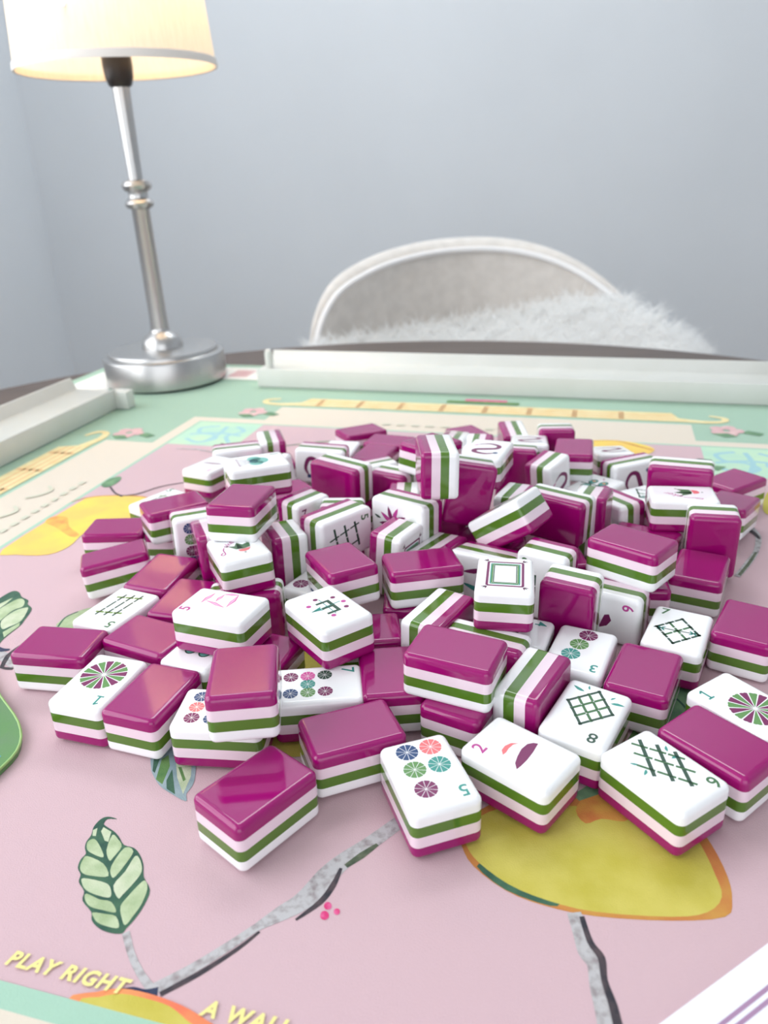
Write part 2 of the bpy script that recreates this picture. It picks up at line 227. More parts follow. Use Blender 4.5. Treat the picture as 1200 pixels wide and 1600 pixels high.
ART = [
('lemon_print', 'p', [(18.4, 163.6), (20.8, 156.9), (28.3, 148.7), (37.4, 143.7), (49.7, 140), (68.4, 137.9), (82, 138.4), (85.8, 143.1), (87.7, 150.4), (87.7, 161.2), (85.8, 169), (79.9, 176), (73.5, 179.7), (65.5, 181.9), (55.7, 181.4), (45.3, 182.4), (31.4, 180.5), (22, 174.6), (18.2, 168.7)], None, 'lemon_rim'),
('lemon_print_green', 'p', [(21.7, 156.8), (28.3, 148.9), (39, 143.5), (41, 145.1), (30.5, 151.6), (26.1, 157.1)], None, 'leaf_dark'),
('lemon_print_body', 'p', [(19.8, 163.6), (22.4, 158.1), (29.4, 150.6), (38.6, 145.2), (50, 141.3), (68.8, 139), (78.1, 139.9), (83.6, 144.2), (84.7, 151.2), (84.7, 161.4), (82.9, 167.5), (78, 172.6), (72.2, 175.4), (64.3, 177.5), (54.7, 177.3), (44.3, 177.8), (30.9, 177.4), (23.2, 173.3), (20, 168.2)], None, 'lemon'),
('lemon_print_patch', 'p', [(56.8, 180.5), (61.8, 182.4), (65.6, 178.8), (68.8, 173.5), (66.1, 170.7), (59.9, 172), (54.9, 170.5), (53.3, 175.5)], None, 'lemon_red'),
('leaf_print_sliver', 'p', [(53.9, 182), (60.9, 186.5), (65.1, 187.4), (61.5, 181.6), (55.2, 179.3)], None, 'leaf_mid'),
('branch_print', 's', [(44.6, 141.3), (45, 135.6), (45.1, 130.4), (46.3, 127), (45.8, 121.5), (45.8, 116.9), (45.5, 110.9)], [3.59, 4.14, 4.35, 3.97, 4.45, 4.93, 5.34], 'branch'),
('branch_print_shade', 's', [(46.3, 140.1), (46.6, 132.9), (48.2, 128.6), (47.4, 123), (47.7, 116.8), (47.4, 110.8)], [1.3, 1.57, 1.85, 1.5, 2.03, 2.25], 'branch_dark'),
('branch_print', 's', [(-59.3, 124.7), (-50.6, 129.8), (-42.3, 135.8), (-36.5, 140.4), (-30.4, 144.4), (-24.9, 148.1), (-19.4, 155.3), (-15.2, 160.1), (-7.2, 166.5), (1.3, 173.9)], [3.02, 2.79, 2.55, 2.28, 4.64, 5.73, 6.26, 5.32, 4.74, 4.51], 'branch'),
('branch_print_shade', 's', [(-56.8, 123.6), (-48.7, 128.4), (-40.5, 134.5), (-35.5, 139.2)], [1.35, 1.38, 1.11, 0.65], 'branch_dark'),
('branch_print_shade', 's', [(-26.6, 142.2), (-20.6, 147.3), (-17.5, 152.3), (-15.5, 157.9)], [0.66, 1.68, 1.72, 0.88], 'branch_dark'),
('branch_print_shade', 's', [(-14.2, 158.5), (-9.9, 162), (-5.4, 165.7)], [1.41, 2.15, 1.09], 'branch_green'),
('leaf_stem_print', 's', [(-69.7, 140.5), (-66.5, 134.2), (-62.6, 128.7), (-58.5, 124.3)], [1.95, 1.74, 1.85, 2.26], 'branch'),
('branch_print_shade', 's', [(-67.3, 124.7), (-63.9, 125), (-60.7, 124.1), (-57.5, 124.3)], [0.75, 1.51, 1.81, 2.41], 'navy'),
('dot_print', 'p', [(-17.5, 146), (-17.7, 145.2), (-18.3, 144.9), (-19, 145), (-19.5, 145.7), (-19.5, 146.5), (-19.1, 147.1), (-18.4, 147.2), (-17.8, 146.7)], None, 'berry'),
('dot_print', 'p', [(-18.1, 143.1), (-18.3, 142.3), (-19, 141.9), (-19.8, 142.1), (-20.3, 142.8), (-20.3, 143.7), (-19.9, 144.4), (-19.1, 144.5), (-18.4, 144)], None, 'berry'),
('dot_print', 'p', [(-15.3, 144.1), (-15.5, 143.5), (-16, 143.2), (-16.5, 143.4), (-16.9, 143.9), (-16.9, 144.5), (-16.6, 145), (-16, 145.1), (-15.5, 144.8)], None, 'berry'),
('leaf_print', 'p', [(-83.4, 179), (-85.4, 179.9), (-87.2, 180), (-88.6, 178.8), (-89.5, 176.1), (-89.2, 173.2), (-89.8, 170.8), (-89.5, 168.5), (-88.5, 166.3), (-89.3, 164.3), (-89.1, 161.4), (-87.5, 159), (-87.2, 156.6), (-84.7, 153.5), (-84.1, 150.5), (-80.6, 146.9), (-79.6, 144.3), (-76.8, 141.8), (-73.4, 140.4), (-70.6, 140.2), (-69.9, 141.6), (-68.5, 144.1), (-67.1, 148.3), (-66.8, 153.1), (-69.6, 157.4), (-70.9, 161.8), (-73.1, 165.6), (-75.3, 167.8), (-78.4, 169), (-80.6, 171.9), (-82.8, 174.2), (-86.2, 176.6), (-86.8, 177.6), (-86.2, 179.2)], None, 'leaf_dark'),
('leaf_vein_cell_print', 'p', [(-89.3, 175), (-88.2, 175.8), (-87.7, 172.7), (-88.7, 172.8)], None, 'leaf_pale'),
('leaf_vein_cell_print', 'p', [(-89.4, 170.6), (-87.7, 171.6), (-84.9, 168.3), (-83, 164.8), (-86.2, 166), (-88.6, 167.8)], None, 'leaf_light'),
('leaf_vein_cell_print', 'p', [(-88.6, 164.3), (-87.7, 165.4), (-82.3, 162.5), (-79.6, 158.2), (-83.7, 158.4), (-86.8, 159.3), (-88.5, 161.4)], None, 'leaf_light'),
('leaf_vein_cell_print', 'p', [(-86.3, 157.8), (-80.8, 156.4), (-78.1, 154.7), (-76.9, 151.3), (-80, 151.8), (-84.1, 153.7), (-86.2, 156.2)], None, 'leaf_pale'),
('leaf_vein_cell_print', 'p', [(-83.8, 152.7), (-79.7, 150.7), (-76.3, 149.8), (-74, 146.5), (-77.7, 147.3), (-81.5, 148.6), (-83.6, 150.9)], None, 'leaf_light'),
('leaf_vein_cell_print', 'p', [(-80.1, 146.7), (-76.7, 146.1), (-73.6, 145.2), (-71.9, 141.9), (-74.5, 142.2), (-77.7, 143.5), (-79.5, 145.3)], None, 'leaf_light'),
('leaf_vein_cell_print', 'p', [(-86.5, 176), (-83.6, 174.1), (-83.3, 170.3), (-84.5, 170.8), (-86.7, 174.4)], None, 'leaf_pale'),
('leaf_vein_cell_print', 'p', [(-82.9, 172.9), (-80.7, 171.1), (-78.9, 168.4), (-80.1, 164.7), (-80.9, 163.5), (-82.9, 167.3)], None, 'leaf_light'),
('leaf_vein_cell_print', 'p', [(-77.9, 167.9), (-75, 166.5), (-76, 162), (-77.5, 158.1), (-78.5, 157.8), (-79.8, 161.4)], None, 'leaf_light'),
('leaf_vein_cell_print', 'p', [(-74, 164.8), (-72.1, 163.1), (-70.7, 159.4), (-71.7, 155.9), (-73.8, 151.9), (-74.7, 150.8), (-77.2, 155), (-75.3, 159.6)], None, 'leaf_pale'),
('leaf_vein_cell_print', 'p', [(-70.2, 155.1), (-68.9, 156.2), (-67.6, 153.5), (-67.9, 148.7), (-69.1, 145.2), (-70.4, 142.5), (-71.9, 144.6), (-73.3, 148.2), (-72.3, 151.1)], None, 'leaf_light'),
('leaf_print', 'p', [(-80.6, 208.7), (-78.8, 200.9), (-77.6, 197.9), (-74, 192.5), (-69.6, 188.8), (-64.1, 185.2), (-64.6, 188.3), (-63.5, 191.7), (-63.4, 195.3), (-64.6, 201.9), (-68.3, 209.3), (-75.8, 210.8)], None, 'leaf_blue'),
('leaf_vein_cell_print', 'p', [(-79.2, 206.5), (-76.9, 205.9), (-76.9, 198.1), (-77.9, 199.2)], None, 'leaf_dark'),
('leaf_vein_cell_print', 'p', [(-76.2, 204.6), (-74.4, 206.5), (-72.7, 201.1), (-73.2, 192.9), (-75.8, 195.2)], None, 'leaf_green'),
('leaf_vein_cell_print', 'p', [(-71.6, 199.6), (-68.1, 188.3), (-71.3, 190.8), (-72.3, 194.5)], None, 'leaf_dark'),
('leaf_vein_cell_print', 'p', [(-71, 202.3), (-65.8, 201.7), (-64.8, 196), (-65.6, 188.2), (-69.1, 195.6)], None, 'leaf_pale'),
('leaf_vein_cell_print', 'p', [(-69.9, 200.5), (-68.8, 200.4), (-66.1, 194.5), (-66.8, 193.8)], None, 'leaf_green'),
('leaf_print', 'p', [(-181.9, 308.7), (-180, 314.3), (-177.3, 321.7), (-174.8, 324.3), (-171.7, 322.5), (-168.7, 318.1), (-164.4, 314.8), (-163.3, 311.3), (-160.1, 307.7), (-159.1, 303.7), (-159, 297.2), (-159.1, 292.5), (-161.1, 285.5), (-161.9, 281.6), (-162.8, 276.4), (-169.7, 281.7)], None, 'leaf_dark'),
('leaf_vein_cell_print', 'p', [(-178.2, 310.1), (-172.7, 317.8), (-173.5, 312.6), (-175.9, 304.9)], None, 'leaf_pale'),
('leaf_vein_cell_print', 'p', [(-175.4, 303.8), (-172.6, 312), (-169.3, 316.7), (-166, 314.4), (-164.7, 309.1), (-167.8, 306), (-169.7, 298), (-171, 293.9)], None, 'leaf_light'),
('leaf_vein_cell_print', 'p', [(-169.2, 297.4), (-166.9, 305.4), (-163.4, 307.9), (-161.4, 307.2), (-160.3, 296.8), (-163.4, 292.3), (-165.9, 290.4)], None, 'leaf_pale'),
('leaf_vein_cell_print', 'p', [(-164.5, 287.8), (-162.3, 291.7), (-160.2, 295.2), (-159.4, 292.5), (-162.2, 283.6)], None, 'leaf_light'),
('branch_print', 's', [(-163, 272.7), (-157.9, 270), (-154.7, 268), (-151.9, 265.1), (-147.7, 261.8)], [5.76, 5.19, 4.65, 4.1, 4.06], 'branch'),
('branch_print_shade', 's', [(-153.6, 261.3), (-154.2, 266.2), (-154.4, 269.8), (-153.1, 274.8), (-151.9, 277.6)], [1.52, 2.05, 2.08, 1.58, 1.06], 'branch_dark'),
('branch_print_shade', 's', [(-161.3, 274.9), (-158.7, 273.8), (-155.7, 274.1)], [3.16, 2.62, 1.05], 'navy'),
('branch_print_shade', 's', [(-154, 261.5), (-151.2, 260.5), (-148.5, 260.1)], [1.01, 1.52, 1.26], 'branch_dark'),
('leaf_print', 'p', [(-142.3, 289.8), (-141.8, 297.6), (-138, 302.7), (-132, 306.1), (-126.8, 303.5), (-121.5, 290.9), (-127.9, 281.3)], None, 'leaf_light'),
('leaf_edge_print', 's', [(-141.9, 290.3), (-141.4, 298.1), (-137.4, 302.7)], [0.82, 0.84, 0.85], 'leaf_dark'),
('lemon_print', 'p', [(-48.9, 224.3), (-46, 246.8), (-35.8, 270.1), (-17.8, 278.5), (-2, 270.2), (-2.4, 244.1), (-11.6, 218.7), (-24.1, 204.8), (-36.6, 203.9), (-44.9, 210.7)], None, 'lemon'),
('leaf_print', 'p', [(88.3, 206.3), (97.3, 226.3), (106.2, 237.2), (111.3, 240.8), (109.4, 231.2), (103.6, 218.8), (95.7, 209.1)], None, 'leaf_mid'),
('leaf_edge_print', 's', [(99.7, 228), (101.5, 224.2), (102.5, 218.8)], [0.91, 0.9, 0.89], 'leaf_dark'),
('leaf_edge_print', 's', [(105, 236.4), (108.5, 233.1)], [1.17, 1.16], 'leaf_dark'),
('leaf_print', 'p', [(75.4, 202.3), (80.9, 210), (83.1, 206.6), (79.6, 199)], None, 'leaf_green'),
('lemon_print', 'p', [(-199.9, 369.9), (-190.1, 363.1), (-173.1, 361.7), (-165.4, 370.7), (-164, 382.3), (-161.4, 386.9), (-149.8, 387.5), (-132.9, 402.9), (-125.6, 420.5), (-137, 433.2), (-151.6, 437.6), (-167.9, 440.2), (-176.8, 438.1), (-181.7, 429.7)], None, 'lemon_bright'),
('lemon_print_patch', 'p', [(-190.8, 403.9), (-188.3, 411.6), (-180, 409.1), (-174.5, 396.4), (-164.8, 384.8), (-168.9, 382.7), (-181.1, 395.3)], None, 'lemon_org'),
('lemon_rim_print', 's', [(-185.9, 433), (-173.5, 439.8), (-149.9, 438.4), (-132.4, 429.8)], [0.76, 1.16, 1.16, 1.14], 'lemon_rim'),
('twig_print', 's', [(-157.9, 439.2), (-148.8, 441.4), (-137.8, 451.7), (-123.3, 457.8), (-108, 461.7)], [1.55, 1.55, 1.19, 1.2, 1.21], 'branch_dark'),
('twig_print', 's', [(-169.7, 455), (-163.1, 443.8), (-156.8, 438.1)], [1.19, 1.17, 2.31], 'branch_dark'),
('leaf_print', 'p', [(-176.5, 458.9), (-174.7, 468.7), (-169.3, 472.7), (-166.6, 467.8), (-168.2, 458.1), (-172.2, 454.2)], None, 'leaf_mid'),
('twig_print', 's', [(-144.6, 525.2), (-127.9, 520.5), (-115.2, 512.3)], [0.9, 1.79, 1.32], 'branch'),
('twig_print', 's', [(-117, 522), (-113, 532.7)], [1.79, 1.37], 'branch_dark'),
('lemon_print', 'p', [(121.3, 494.4), (139.4, 507), (155, 507.9), (168.5, 502.1), (178.1, 491.7), (178.1, 482.6), (166.2, 474), (140.9, 472), (122, 479)], None, 'lemon_bright'),
('lemon_rim_print', 's', [(139.4, 507), (158.8, 506), (168.6, 495.4), (177.7, 484)], [0.87, 0.87, 2.14, 1.26], 'lemon_rim'),
('branch_print', 's', [(188.2, 363.5), (186.9, 351.4), (179.1, 336.3), (170.4, 324.9), (159.4, 311.9)], [2.97, 2.89, 2.47, 3.01, 2.62], 'branch'),
('branch_print_shade', 's', [(185.3, 361.5), (186.7, 355.9), (186.3, 348.5)], [1.64, 2.59, 1.27], 'branch_dark'),
('branch_print_shade', 's', [(178.5, 334.9), (169.8, 323.6), (160.8, 313)], [1.23, 1.5, 1.46], 'branch_green'),
('leaf_print', 'p', [(194.1, 462.5), (200.8, 465.3), (207.7, 462.1), (206.6, 457.5), (198.2, 458.5)], None, 'leaf_dark'),
('leaf_print', 'p', [(204.1, 453.2), (211.5, 449), (204, 443.1), (201.2, 447.8)], None, 'leaf_mid'),
('leaf_edge_print', 's', [(-69.8, 520.6), (-43.3, 527.3), (-16.2, 528.3)], [0.89, 1.81, 1.36], 'leaf_mid'),
('lemon_print', 'p', [(204.3, 384.4), (216.4, 405.9), (224.4, 409.9), (226.4, 395.6), (214.9, 379.1), (204.8, 375.8)], None, 'lemon'),
('lemon_print', 'p', [(-78.8, 122.3), (-72.1, 124.7), (-66.3, 125.3), (-59.1, 123.7), (-50.9, 120.6), (-45, 117.2), (-40.8, 113.7), (-41.3, 105), (-73, 106.1)], None, 'lemon_rim2'),
('lemon_print_body', 'p', [(-75.9, 121.6), (-71, 123.4), (-65.9, 124), (-59.5, 122.5), (-53.8, 120.5), (-49.4, 117.3), (-45.8, 113.9), (-45.4, 105.1), (-71.6, 106)], None, 'lemon'),
]
# ------------------------------------------------------------------ room
M('wall_paint', (226, 230, 235), 0.7, rgb2=(222, 226, 231), nscale=3); M('floor_wood', (150, 135, 122), 0.5, rgb2=(130, 114, 100), nscale=6, stretch=(1, 12, 1)); M('white_trim', (236, 236, 234), 0.4)
FZ = -745
def slab(name, lo, hi, m='wall_paint', parent=None, bev=0): return boxm(name, lo, hi, m, parent, bev)
M('ceiling_paint', (240, 240, 238), 0.8)
tag(slab('floor', (-805, -1200, FZ-20), (2060, 1960, FZ), 'floor_wood'), kind='structure')
tag(slab('ceiling', (-805, -1200, 1750), (2060, 1960, 1770), 'ceiling_paint'), kind='structure')
tag(slab('wall_back', (-805, 1900, FZ), (2060, 1960, 1750)), kind='structure')
tag(slab('wall_right', (2000, -1200, FZ), (2060, 1900, 1750)), kind='structure')
fwl = slab('wall_front', (-745, -1260, FZ), (2060, -1200, -20)); tag(fwl, kind='structure')
slab('wall_panel', (-745, -1260, 1220), (2060, -1200, 1750), 'wall_paint', fwl); slab('wall_panel', (-745, -1260, -20), (-700, -1200, 1220), 'wall_paint', fwl); slab('wall_panel', (820, -1260, -20), (2060, -1200, 1220), 'wall_paint', fwl)
w2 = empty('added_front_window', (0.06, -1.235, -0.02)); tag(w2, kind='structure')  # unseen window, made up to carry the added front fill
for (x0, x1, z0, z1) in ((-760, -730, 0, 1240), (730, 760, 0, 1240), (-730, 730, 0, 30), (-730, 730, 1210, 1240), (-15, 15, 30, 1210)): slab('window_frame', (x0, -18, z0), (x1, 18, z1), 'white_trim', w2, 2)
lw = slab('wall_left', (-805, 1060, FZ), (-745, 1900, 1750)); tag(lw, kind='structure')
slab('wall_panel', (-805, -1200, FZ), (-745, 1060, 90), 'wall_paint', lw); slab('wall_panel', (-805, -1200, 1410), (-745, 1060, 1750), 'wall_paint', lw); slab('wall_panel', (-805, -1200, 90), (-745, -460, 1410), 'wall_paint', lw)
wn = empty('window_1', (-0.775, 0.3, 0.09)); tag(wn, kind='structure')
for k, (y0, y1, z0, z1) in enumerate(((-460, -430, 90, 1410), (1030, 1060, 90, 1410), (-430, 1030, 90, 120), (-430, 1030, 1380, 1410), (285, 315, 120, 1380))):
    slab('window_frame', (-20, y0-300, z0-90), (20, y1-300, z1-90), 'white_trim', wn, 2)
slab('window_sill', (-30, -790, -22), (70, 790, 0), 'white_trim', wn, 3)
tag(slab('baseboard_back', (-745, 1886, FZ), (2000, 1900, FZ+110), 'white_trim', None, 2), kind='structure')
tag(slab('baseboard_left', (-745, -1200, FZ), (-731, 1886, FZ+110), 'white_trim', None, 2), kind='structure')
# ------------------------------------------------------------------ table
M('table_wood', (94, 78, 70), 0.45, rgb2=(80, 66, 59), nscale=9, stretch=(1, 14, 1), detail=6)
TC = (2.5, 376)
tb = tag(empty('round_table', (TC[0]*MM, TC[1]*MM, FZ*MM)), 'round grey-brown wooden dining table under the printed mat', 'table')
lathe('tabletop', [(0.01, 715), (490, 715), (506, 719), (510, 726), (510, 735), (506, 741.2), (500, 742.6), (0.01, 742.6)], 'table_wood', tb, 128)
lathe('pedestal', [(60, 40), (60, 120), (45, 200), (45, 600), (80, 690), (160, 715)], 'table_wood', tb, 32)
for a in range(4):
    an = a*math.pi/2+0.5; ca, sa = math.cos(an), math.sin(an)
    prism('foot', [(-30, 0), (30, 0), (22, 45), (-22, 70)], 330, 'table_wood', tb, lambda c, p, q, ca=ca, sa=sa: (ca*(40+c)-sa*p, sa*(40+c)+ca*p, q*(1-0.3*c/330)), 3)
# ------------------------------------------------------------------ mat
TH = math.radians(-16); UX, UY = math.cos(TH), math.sin(TH)
def uv(u, v): return (u*UX - v*UY, u*UY + v*UX)
mt = tag(empty('game_mat', (0, 0, -0.002)), 'square printed fabric game mat, pink centre with lemons, leaves and mint border', 'mat')
def mround(u0, v0, u1, v1, r, n=8):
    pts = []
    for cx, cy, a0 in ((u1-r, v0+r, -90), (u1-r, v1-r, 0), (u0+r, v1-r, 90), (u0+r, v0+r, 180)):
        for k in range(n+1):
            a = math.radians(a0+90*k/n); pts.append(uv(cx+r*math.cos(a), cy+r*math.sin(a)))
    return pts
o = mround(-486, -88, 314, 712, 14); N = len(o)
v = [(x*MM, y*MM, -2.3*MM) for x, y in o]+[(x*MM, y*MM, -0.45*MM) for x, y in o]
pyd('mat_base', v, [tuple(range(N))[::-1], tuple(range(N, 2*N))]+[(i, (i+1) % N, N+(i+1) % N, N+i) for i in range(N)], 'print_mint', None).parent = None
base = bpy.data.objects['mat_base']; base.parent = mt; base.location = (0, 0, 0.002)
ZL = [-0.42]
def flat(name, pts, m, parent=None):
    """one printed shape: a skin of ink on the cloth"""
    ZL[0] += 0.003
    bm = bmesh.new(); vs = [bm.verts.new((x*MM, y*MM, ZL[0]*MM)) for x, y in pts]
    f = bm.faces.new(vs); f.normal_update()
    if f.normal.z < 0: f.normal_flip()
    bmesh.ops.triangulate(bm, faces=bm.faces)
    me = bpy.data.meshes.new(name); bm.to_mesh(me); bm.free(); return link(name, me, 'print_'+m, parent or base)
def flats(name, polys, m, parent=None):
    ZL[0] += 0.003; bm = bmesh.new()
    for pts in polys:
        vs = [bm.verts.new((x*MM, y*MM, ZL[0]*MM)) for x, y in pts]; f = bm.faces.new(vs); f.normal_update()
        if f.normal.z < 0: f.normal_flip()
    bmesh.ops.triangulate(bm, faces=bm.faces)
    me = bpy.data.meshes.new(name); bm.to_mesh(me); bm.free(); return link(name, me, 'print_'+m, parent or base)
def rectuv(u0, v0, u1, v1): return [uv(u0, v0), uv(u1, v0), uv(u1, v1), uv(u0, v1)]
def strippts(pts, w):
    # smooth polyline ribbon
    P = [Vector((*p, 0)) for p in pts]; Q = []; WW = []
    for i in range(len(P)-1):
        p0 = P[max(i-1, 0)]; p1 = P[i]; p2 = P[i+1]; p3 = P[min(i+2, len(P)-1)]
        for k in range(4):
            t = k/4; Q.append(0.5*((2*p1)+(p2-p0)*t+(2*p0-5*p1+4*p2-p3)*t*t+(3*p1-p0-3*p2+p3)*t**3)); WW.append(w[i]*(1-t)+w[i+1]*t)
    Q.append(P[-1]); WW.append(w[-1]); Lf = []; Rt = []
    for i, q in enumerate(Q):
        d = (Q[min(i+1, len(Q)-1)]-Q[max(i-1, 0)]).normalized(); n = Vector((-d.y, d.x, 0))*WW[i]/2
        Lf.append((q+n)[:2]); Rt.append((q-n)[:2])
    return Lf+Rt[::-1]
def smoothpoly(pts):
    n = len(pts); P = [Vector((*p, 0)) for p in pts]; Q = []
    for i in range(n):
        p0, p1, p2, p3 = P[i-1], P[i], P[(i+1) % n], P[(i+2) % n]
        for k in range(3):
            t = k/3; Q.append((0.5*((2*p1)+(p2-p0)*t+(2*p0-5*p1+4*p2-p3)*t*t+(3*p1-p0-3*p2+p3)*t**3))[:2])
    return Q
PU0, PU1, PV0, PV1 = -296, 122, 97, 527
flat('centre_print', rectuv(PU0-12, PV0-55, PU1+12, PV1+12), 'beige'); flat('teal_line_print', rectuv(PU0-2.5, PV0-6, PU1+2.5, PV1+2.5), 'teal_line'); flat('pink_field_print', rectuv(PU0, PV0, PU1, PV1), 'pink')
flat('beige_band_print', rectuv(PU0-50, 150, PU0-8, 474), 'beige'); flat('beige_band_print', rectuv(-248, PV1+8, 66, PV1+48), 'beige'); flat('beige_band_print', rectuv(PU1+8, 150, PU1+50, 474), 'beige')
flat('teal_line_print', rectuv(PU0-52, 150, PU0-50, 474), 'teal_line'); flat('teal_line_print', rectuv(-248, PV1+48, 66, PV1+50), 'teal_line')
for u0, u1 in ((PU0, PU0+52), (PU1-54, PU1)):
    flat('corner_patch_print', rectuv(u0, PV1-53, u1, PV1), 'patch')
    for p in ([(8, -40), (20, -46), (30, -38), (24, -28), (12, -26), (8, -14), (20, -8)], [(44, -44), (36, -30), (44, -18), (34, -8)], [(6, -30), (26, -24), (46, -28)], [(24, -46), (28, -28), (26, -8)]): flat('blue_motif_print', strippts([uv(u0+x, PV1+y) for x, y in p], [3.4]*len(p)), 'blue')
# art (lemons, leaves, branches)
for name, kind, pts, w, m in ART:
    flat(name, smoothpoly(pts) if kind == 'p' and len(pts) > 5 else (pts if kind == 'p' else strippts(pts, w)), m)
flat('border_line_print', rectuv(PU0-2.5, PV0-6, PU1+2.5, PV0), 'teal_line'); flat('border_band_print', rectuv(PU0-2.5, PV0-60, PU1+2.5, PV0-6), 'beige')
# roof-tile bands
def roofband(a0, a1, b0, b1, f):
    flat('roof_band_print', [f(a0, b0), f(a1, b0), f(a1-8, b1), f(a0+8, b1)], 'yellow')
    qs = []
    for k in range(3): qs.append([f(a0+6, b0+4+k*(b1-b0-6)/3), f(a1-6, b0+4+k*(b1-b0-6)/3), f(a1-6, b0+5.6+k*(b1-b0-6)/3), f(a0+6, b0+5.6+k*(b1-b0-6)/3)])
    x = a0+18
    while x < a1-15:
        qs.append([f(x, b0+1), f(x+4, b0+1), f(x+4, b1-1), f(x, b1-1)]); x += 34
    flats('roof_line_print', qs, 'orange_line')
    for s, e in ((-1, a0), (1, a1)):
        flat('roof_hook_print', strippts([f(e-s*4, b0+5), f(e+s*14, b0+2), f(e+s*26, b0+5), f(e+s*28, b0+13), f(e+s*18, b0+18)], [9, 6, 5, 5, 3]), 'yellow')
roofband(-240, 62, 580, 602, lambda a, b: uv(a, b)); roofband(150, 462, 350, 372, lambda a, b: uv(-b, a))
for u, v_, in ((-266, 558), (88, 564), (-338, 492)):
    for k in range(5):
        a = k*2*math.pi/5; flat('flower_print', [uv(u+7*math.cos(a)+5*math.cos(t), v_+7*math.sin(a)+5*math.sin(t)) for t in [i*math.pi/4 for i in range(8)]], 'flower')
    flat('leaf_print', [uv(u+10, v_-4), uv(u+20, v_-9), uv(u+24, v_-3), uv(u+14, v_+2)], 'leaf_mid'); flat('leaf_print', [uv(u-10, v_-8), uv(u-2, v_-15), uv(u+6, v_-12), uv(u, v_-6)], 'leaf_mid')
flat('bar_print', rectuv(-118, 606, -60, 613), 'leaf_green'); flat('bar_print', rectuv(-104, 613, -70, 618), 'berry')
# outer decorated hem
flat('hem_print', rectuv(-474, 655, 302, 700), 'white'); flat('hem_print', rectuv(-474, -60, -430, 655), 'white')
for q in [rectuv(-460+30*i, 664, -440+30*i, 690) for i in range(24)]+[rectuv(-466, 100+30*i, -440, 120+30*i) for i in range(17)]: flat('hem_motif_print', q, 'flower')
FONT = {}
def textmesh(s, size, shear=0.0, bold=0.0, space=1.0):
    c = bpy.data.curves.new('lettering', 'FONT'); c.body = s; c.size = size; c.align_x = 'CENTER'; c.align_y = 'CENTER'; c.shear = shear; c.offset = bold; c.space_character = space; c.resolution_u = 3
    o_ = bpy.data.objects.new('lettering', c); COL.objects.link(o_); bpy.context.view_layer.update()
    me = bpy.data.meshes.new_from_object(o_.evaluated_get(bpy.context.evaluated_depsgraph_get())); bpy.data.objects.remove(o_); bpy.data.curves.remove(c)
    V = [tuple(p.co) for p in me.vertices]; Fc = [tuple(p.vertices) for p in me.polygons]; bpy.data.meshes.remove(me); return V, Fc
def mat_text(s, u, v_, size, ang, m, shear=0.25, bold=0.0, space=1.0):
    ZL[0] += 0.003; V, Fc = textmesh(s, size, shear, bold, space); a = math.radians(ang); ca, sa = math.cos(a), math.sin(a)
    return pyd('lettering_print', [((uv(u+x*ca-y*sa, v_+x*sa+y*ca)[0])*MM, (uv(u+x*ca-y*sa, v_+x*sa+y*ca)[1])*MM, ZL[0]*MM) for x, y, z in V], Fc, 'print_'+m, base)
mat_text('PLAY RIGHT', -113.8, 102.4, 5.2, 0, 'text', 0.2, 0.2, 1.18); mat_text('A WALL', -66.5, 102.4, 5.2, 0, 'text', 0.2, 0.2, 1.18)
for k in range(11): flat('faint_mark_print', rectuv(-312, 300+9*k, -308.6, 305+9*k), 'faint')
for k in range(3): flat('faint_mark_print', strippts([uv(-330, 300+32*k), uv(-324, 306+32*k), uv(-322, 314+32*k), uv(-328, 320+32*k)], [2, 2.4, 2.4, 2]), 'faint')
for k in range(9): flat('faint_mark_print', rectuv(-165+11*k, 540, -159+11*k, 543), 'faint')
# ------------------------------------------------------------------ mahjong tiles
TL, TW, TT = 30.0, 21.2, 16.1
SE = [0.272, 0.496, 0.73]
RV, RF = 2.4, 1.9
def rloop(ins, z, n=6):
    hx, hy = TL/2-ins, TW/2-ins; r = max(RV-ins, 0.25); p = []
    for cx, cy, a0 in ((hx-r, -hy+r, -90), (hx-r, hy-r, 0), (-hx+r, hy-r, 90), (-hx+r, -hy+r, 180)):
        for k in range(n):
            a = math.radians(a0+90*k/(n-1)); p.append(((cx+r*math.cos(a))*MM, (cy+r*math.sin(a))*MM, z*MM))
    return p
def layer_mesh(name, loops, m, captop=True, capbot=True):
    v = []; f = []; n = len(loops[0])
    for l in loops: v += l
    for k in range(len(loops)-1):
        for i in range(n): f.append((k*n+i, k*n+(i+1) % n, (k+1)*n+(i+1) % n, (k+1)*n+i))
    ns = len(f)
    b = len(v); v += loops[0]; f.append(tuple(range(b, b+n))[::-1])
    b = len(v); v += loops[-1]; f.append(tuple(range(b, b+n)))
    me = bpy.data.meshes.new(name); me.from_pydata(v, [], f); me.update(); me.materials.append(MATS[m])
    me.polygons.foreach_set('use_smooth', [True]*ns+[False]*2); return me
def outer(z0, z1, s):
    # from the seam z0 out to the rounded face at z1 (s=+1 up, -1 down)
    L_ = [rloop(0, z0), rloop(0, z1-s*RF-s*0.3), rloop(0, z1-s*RF)]
    for k in range(1, 6):
        a = math.radians(90*k/5); L_.append(rloop(RF*(1-math.cos(a)), z1-s*RF*(1-math.sin(a))))
    L_.append(rloop(RF+0.4, z1)); L_.append(rloop(RF+0.8, z1))
    return L_ if s > 0 else L_[::-1]
z3, z2, z1_, = TT/2-TT*SE[0], TT/2-TT*SE[1], TT/2-TT*SE[2]
ME_W = layer_mesh('white_face_layer', outer(z3, TT/2, 1), 'tile_white'); ME_G = layer_mesh('green_layer', [rloop(0, z2), rloop(0, z3)], 'tile_green')
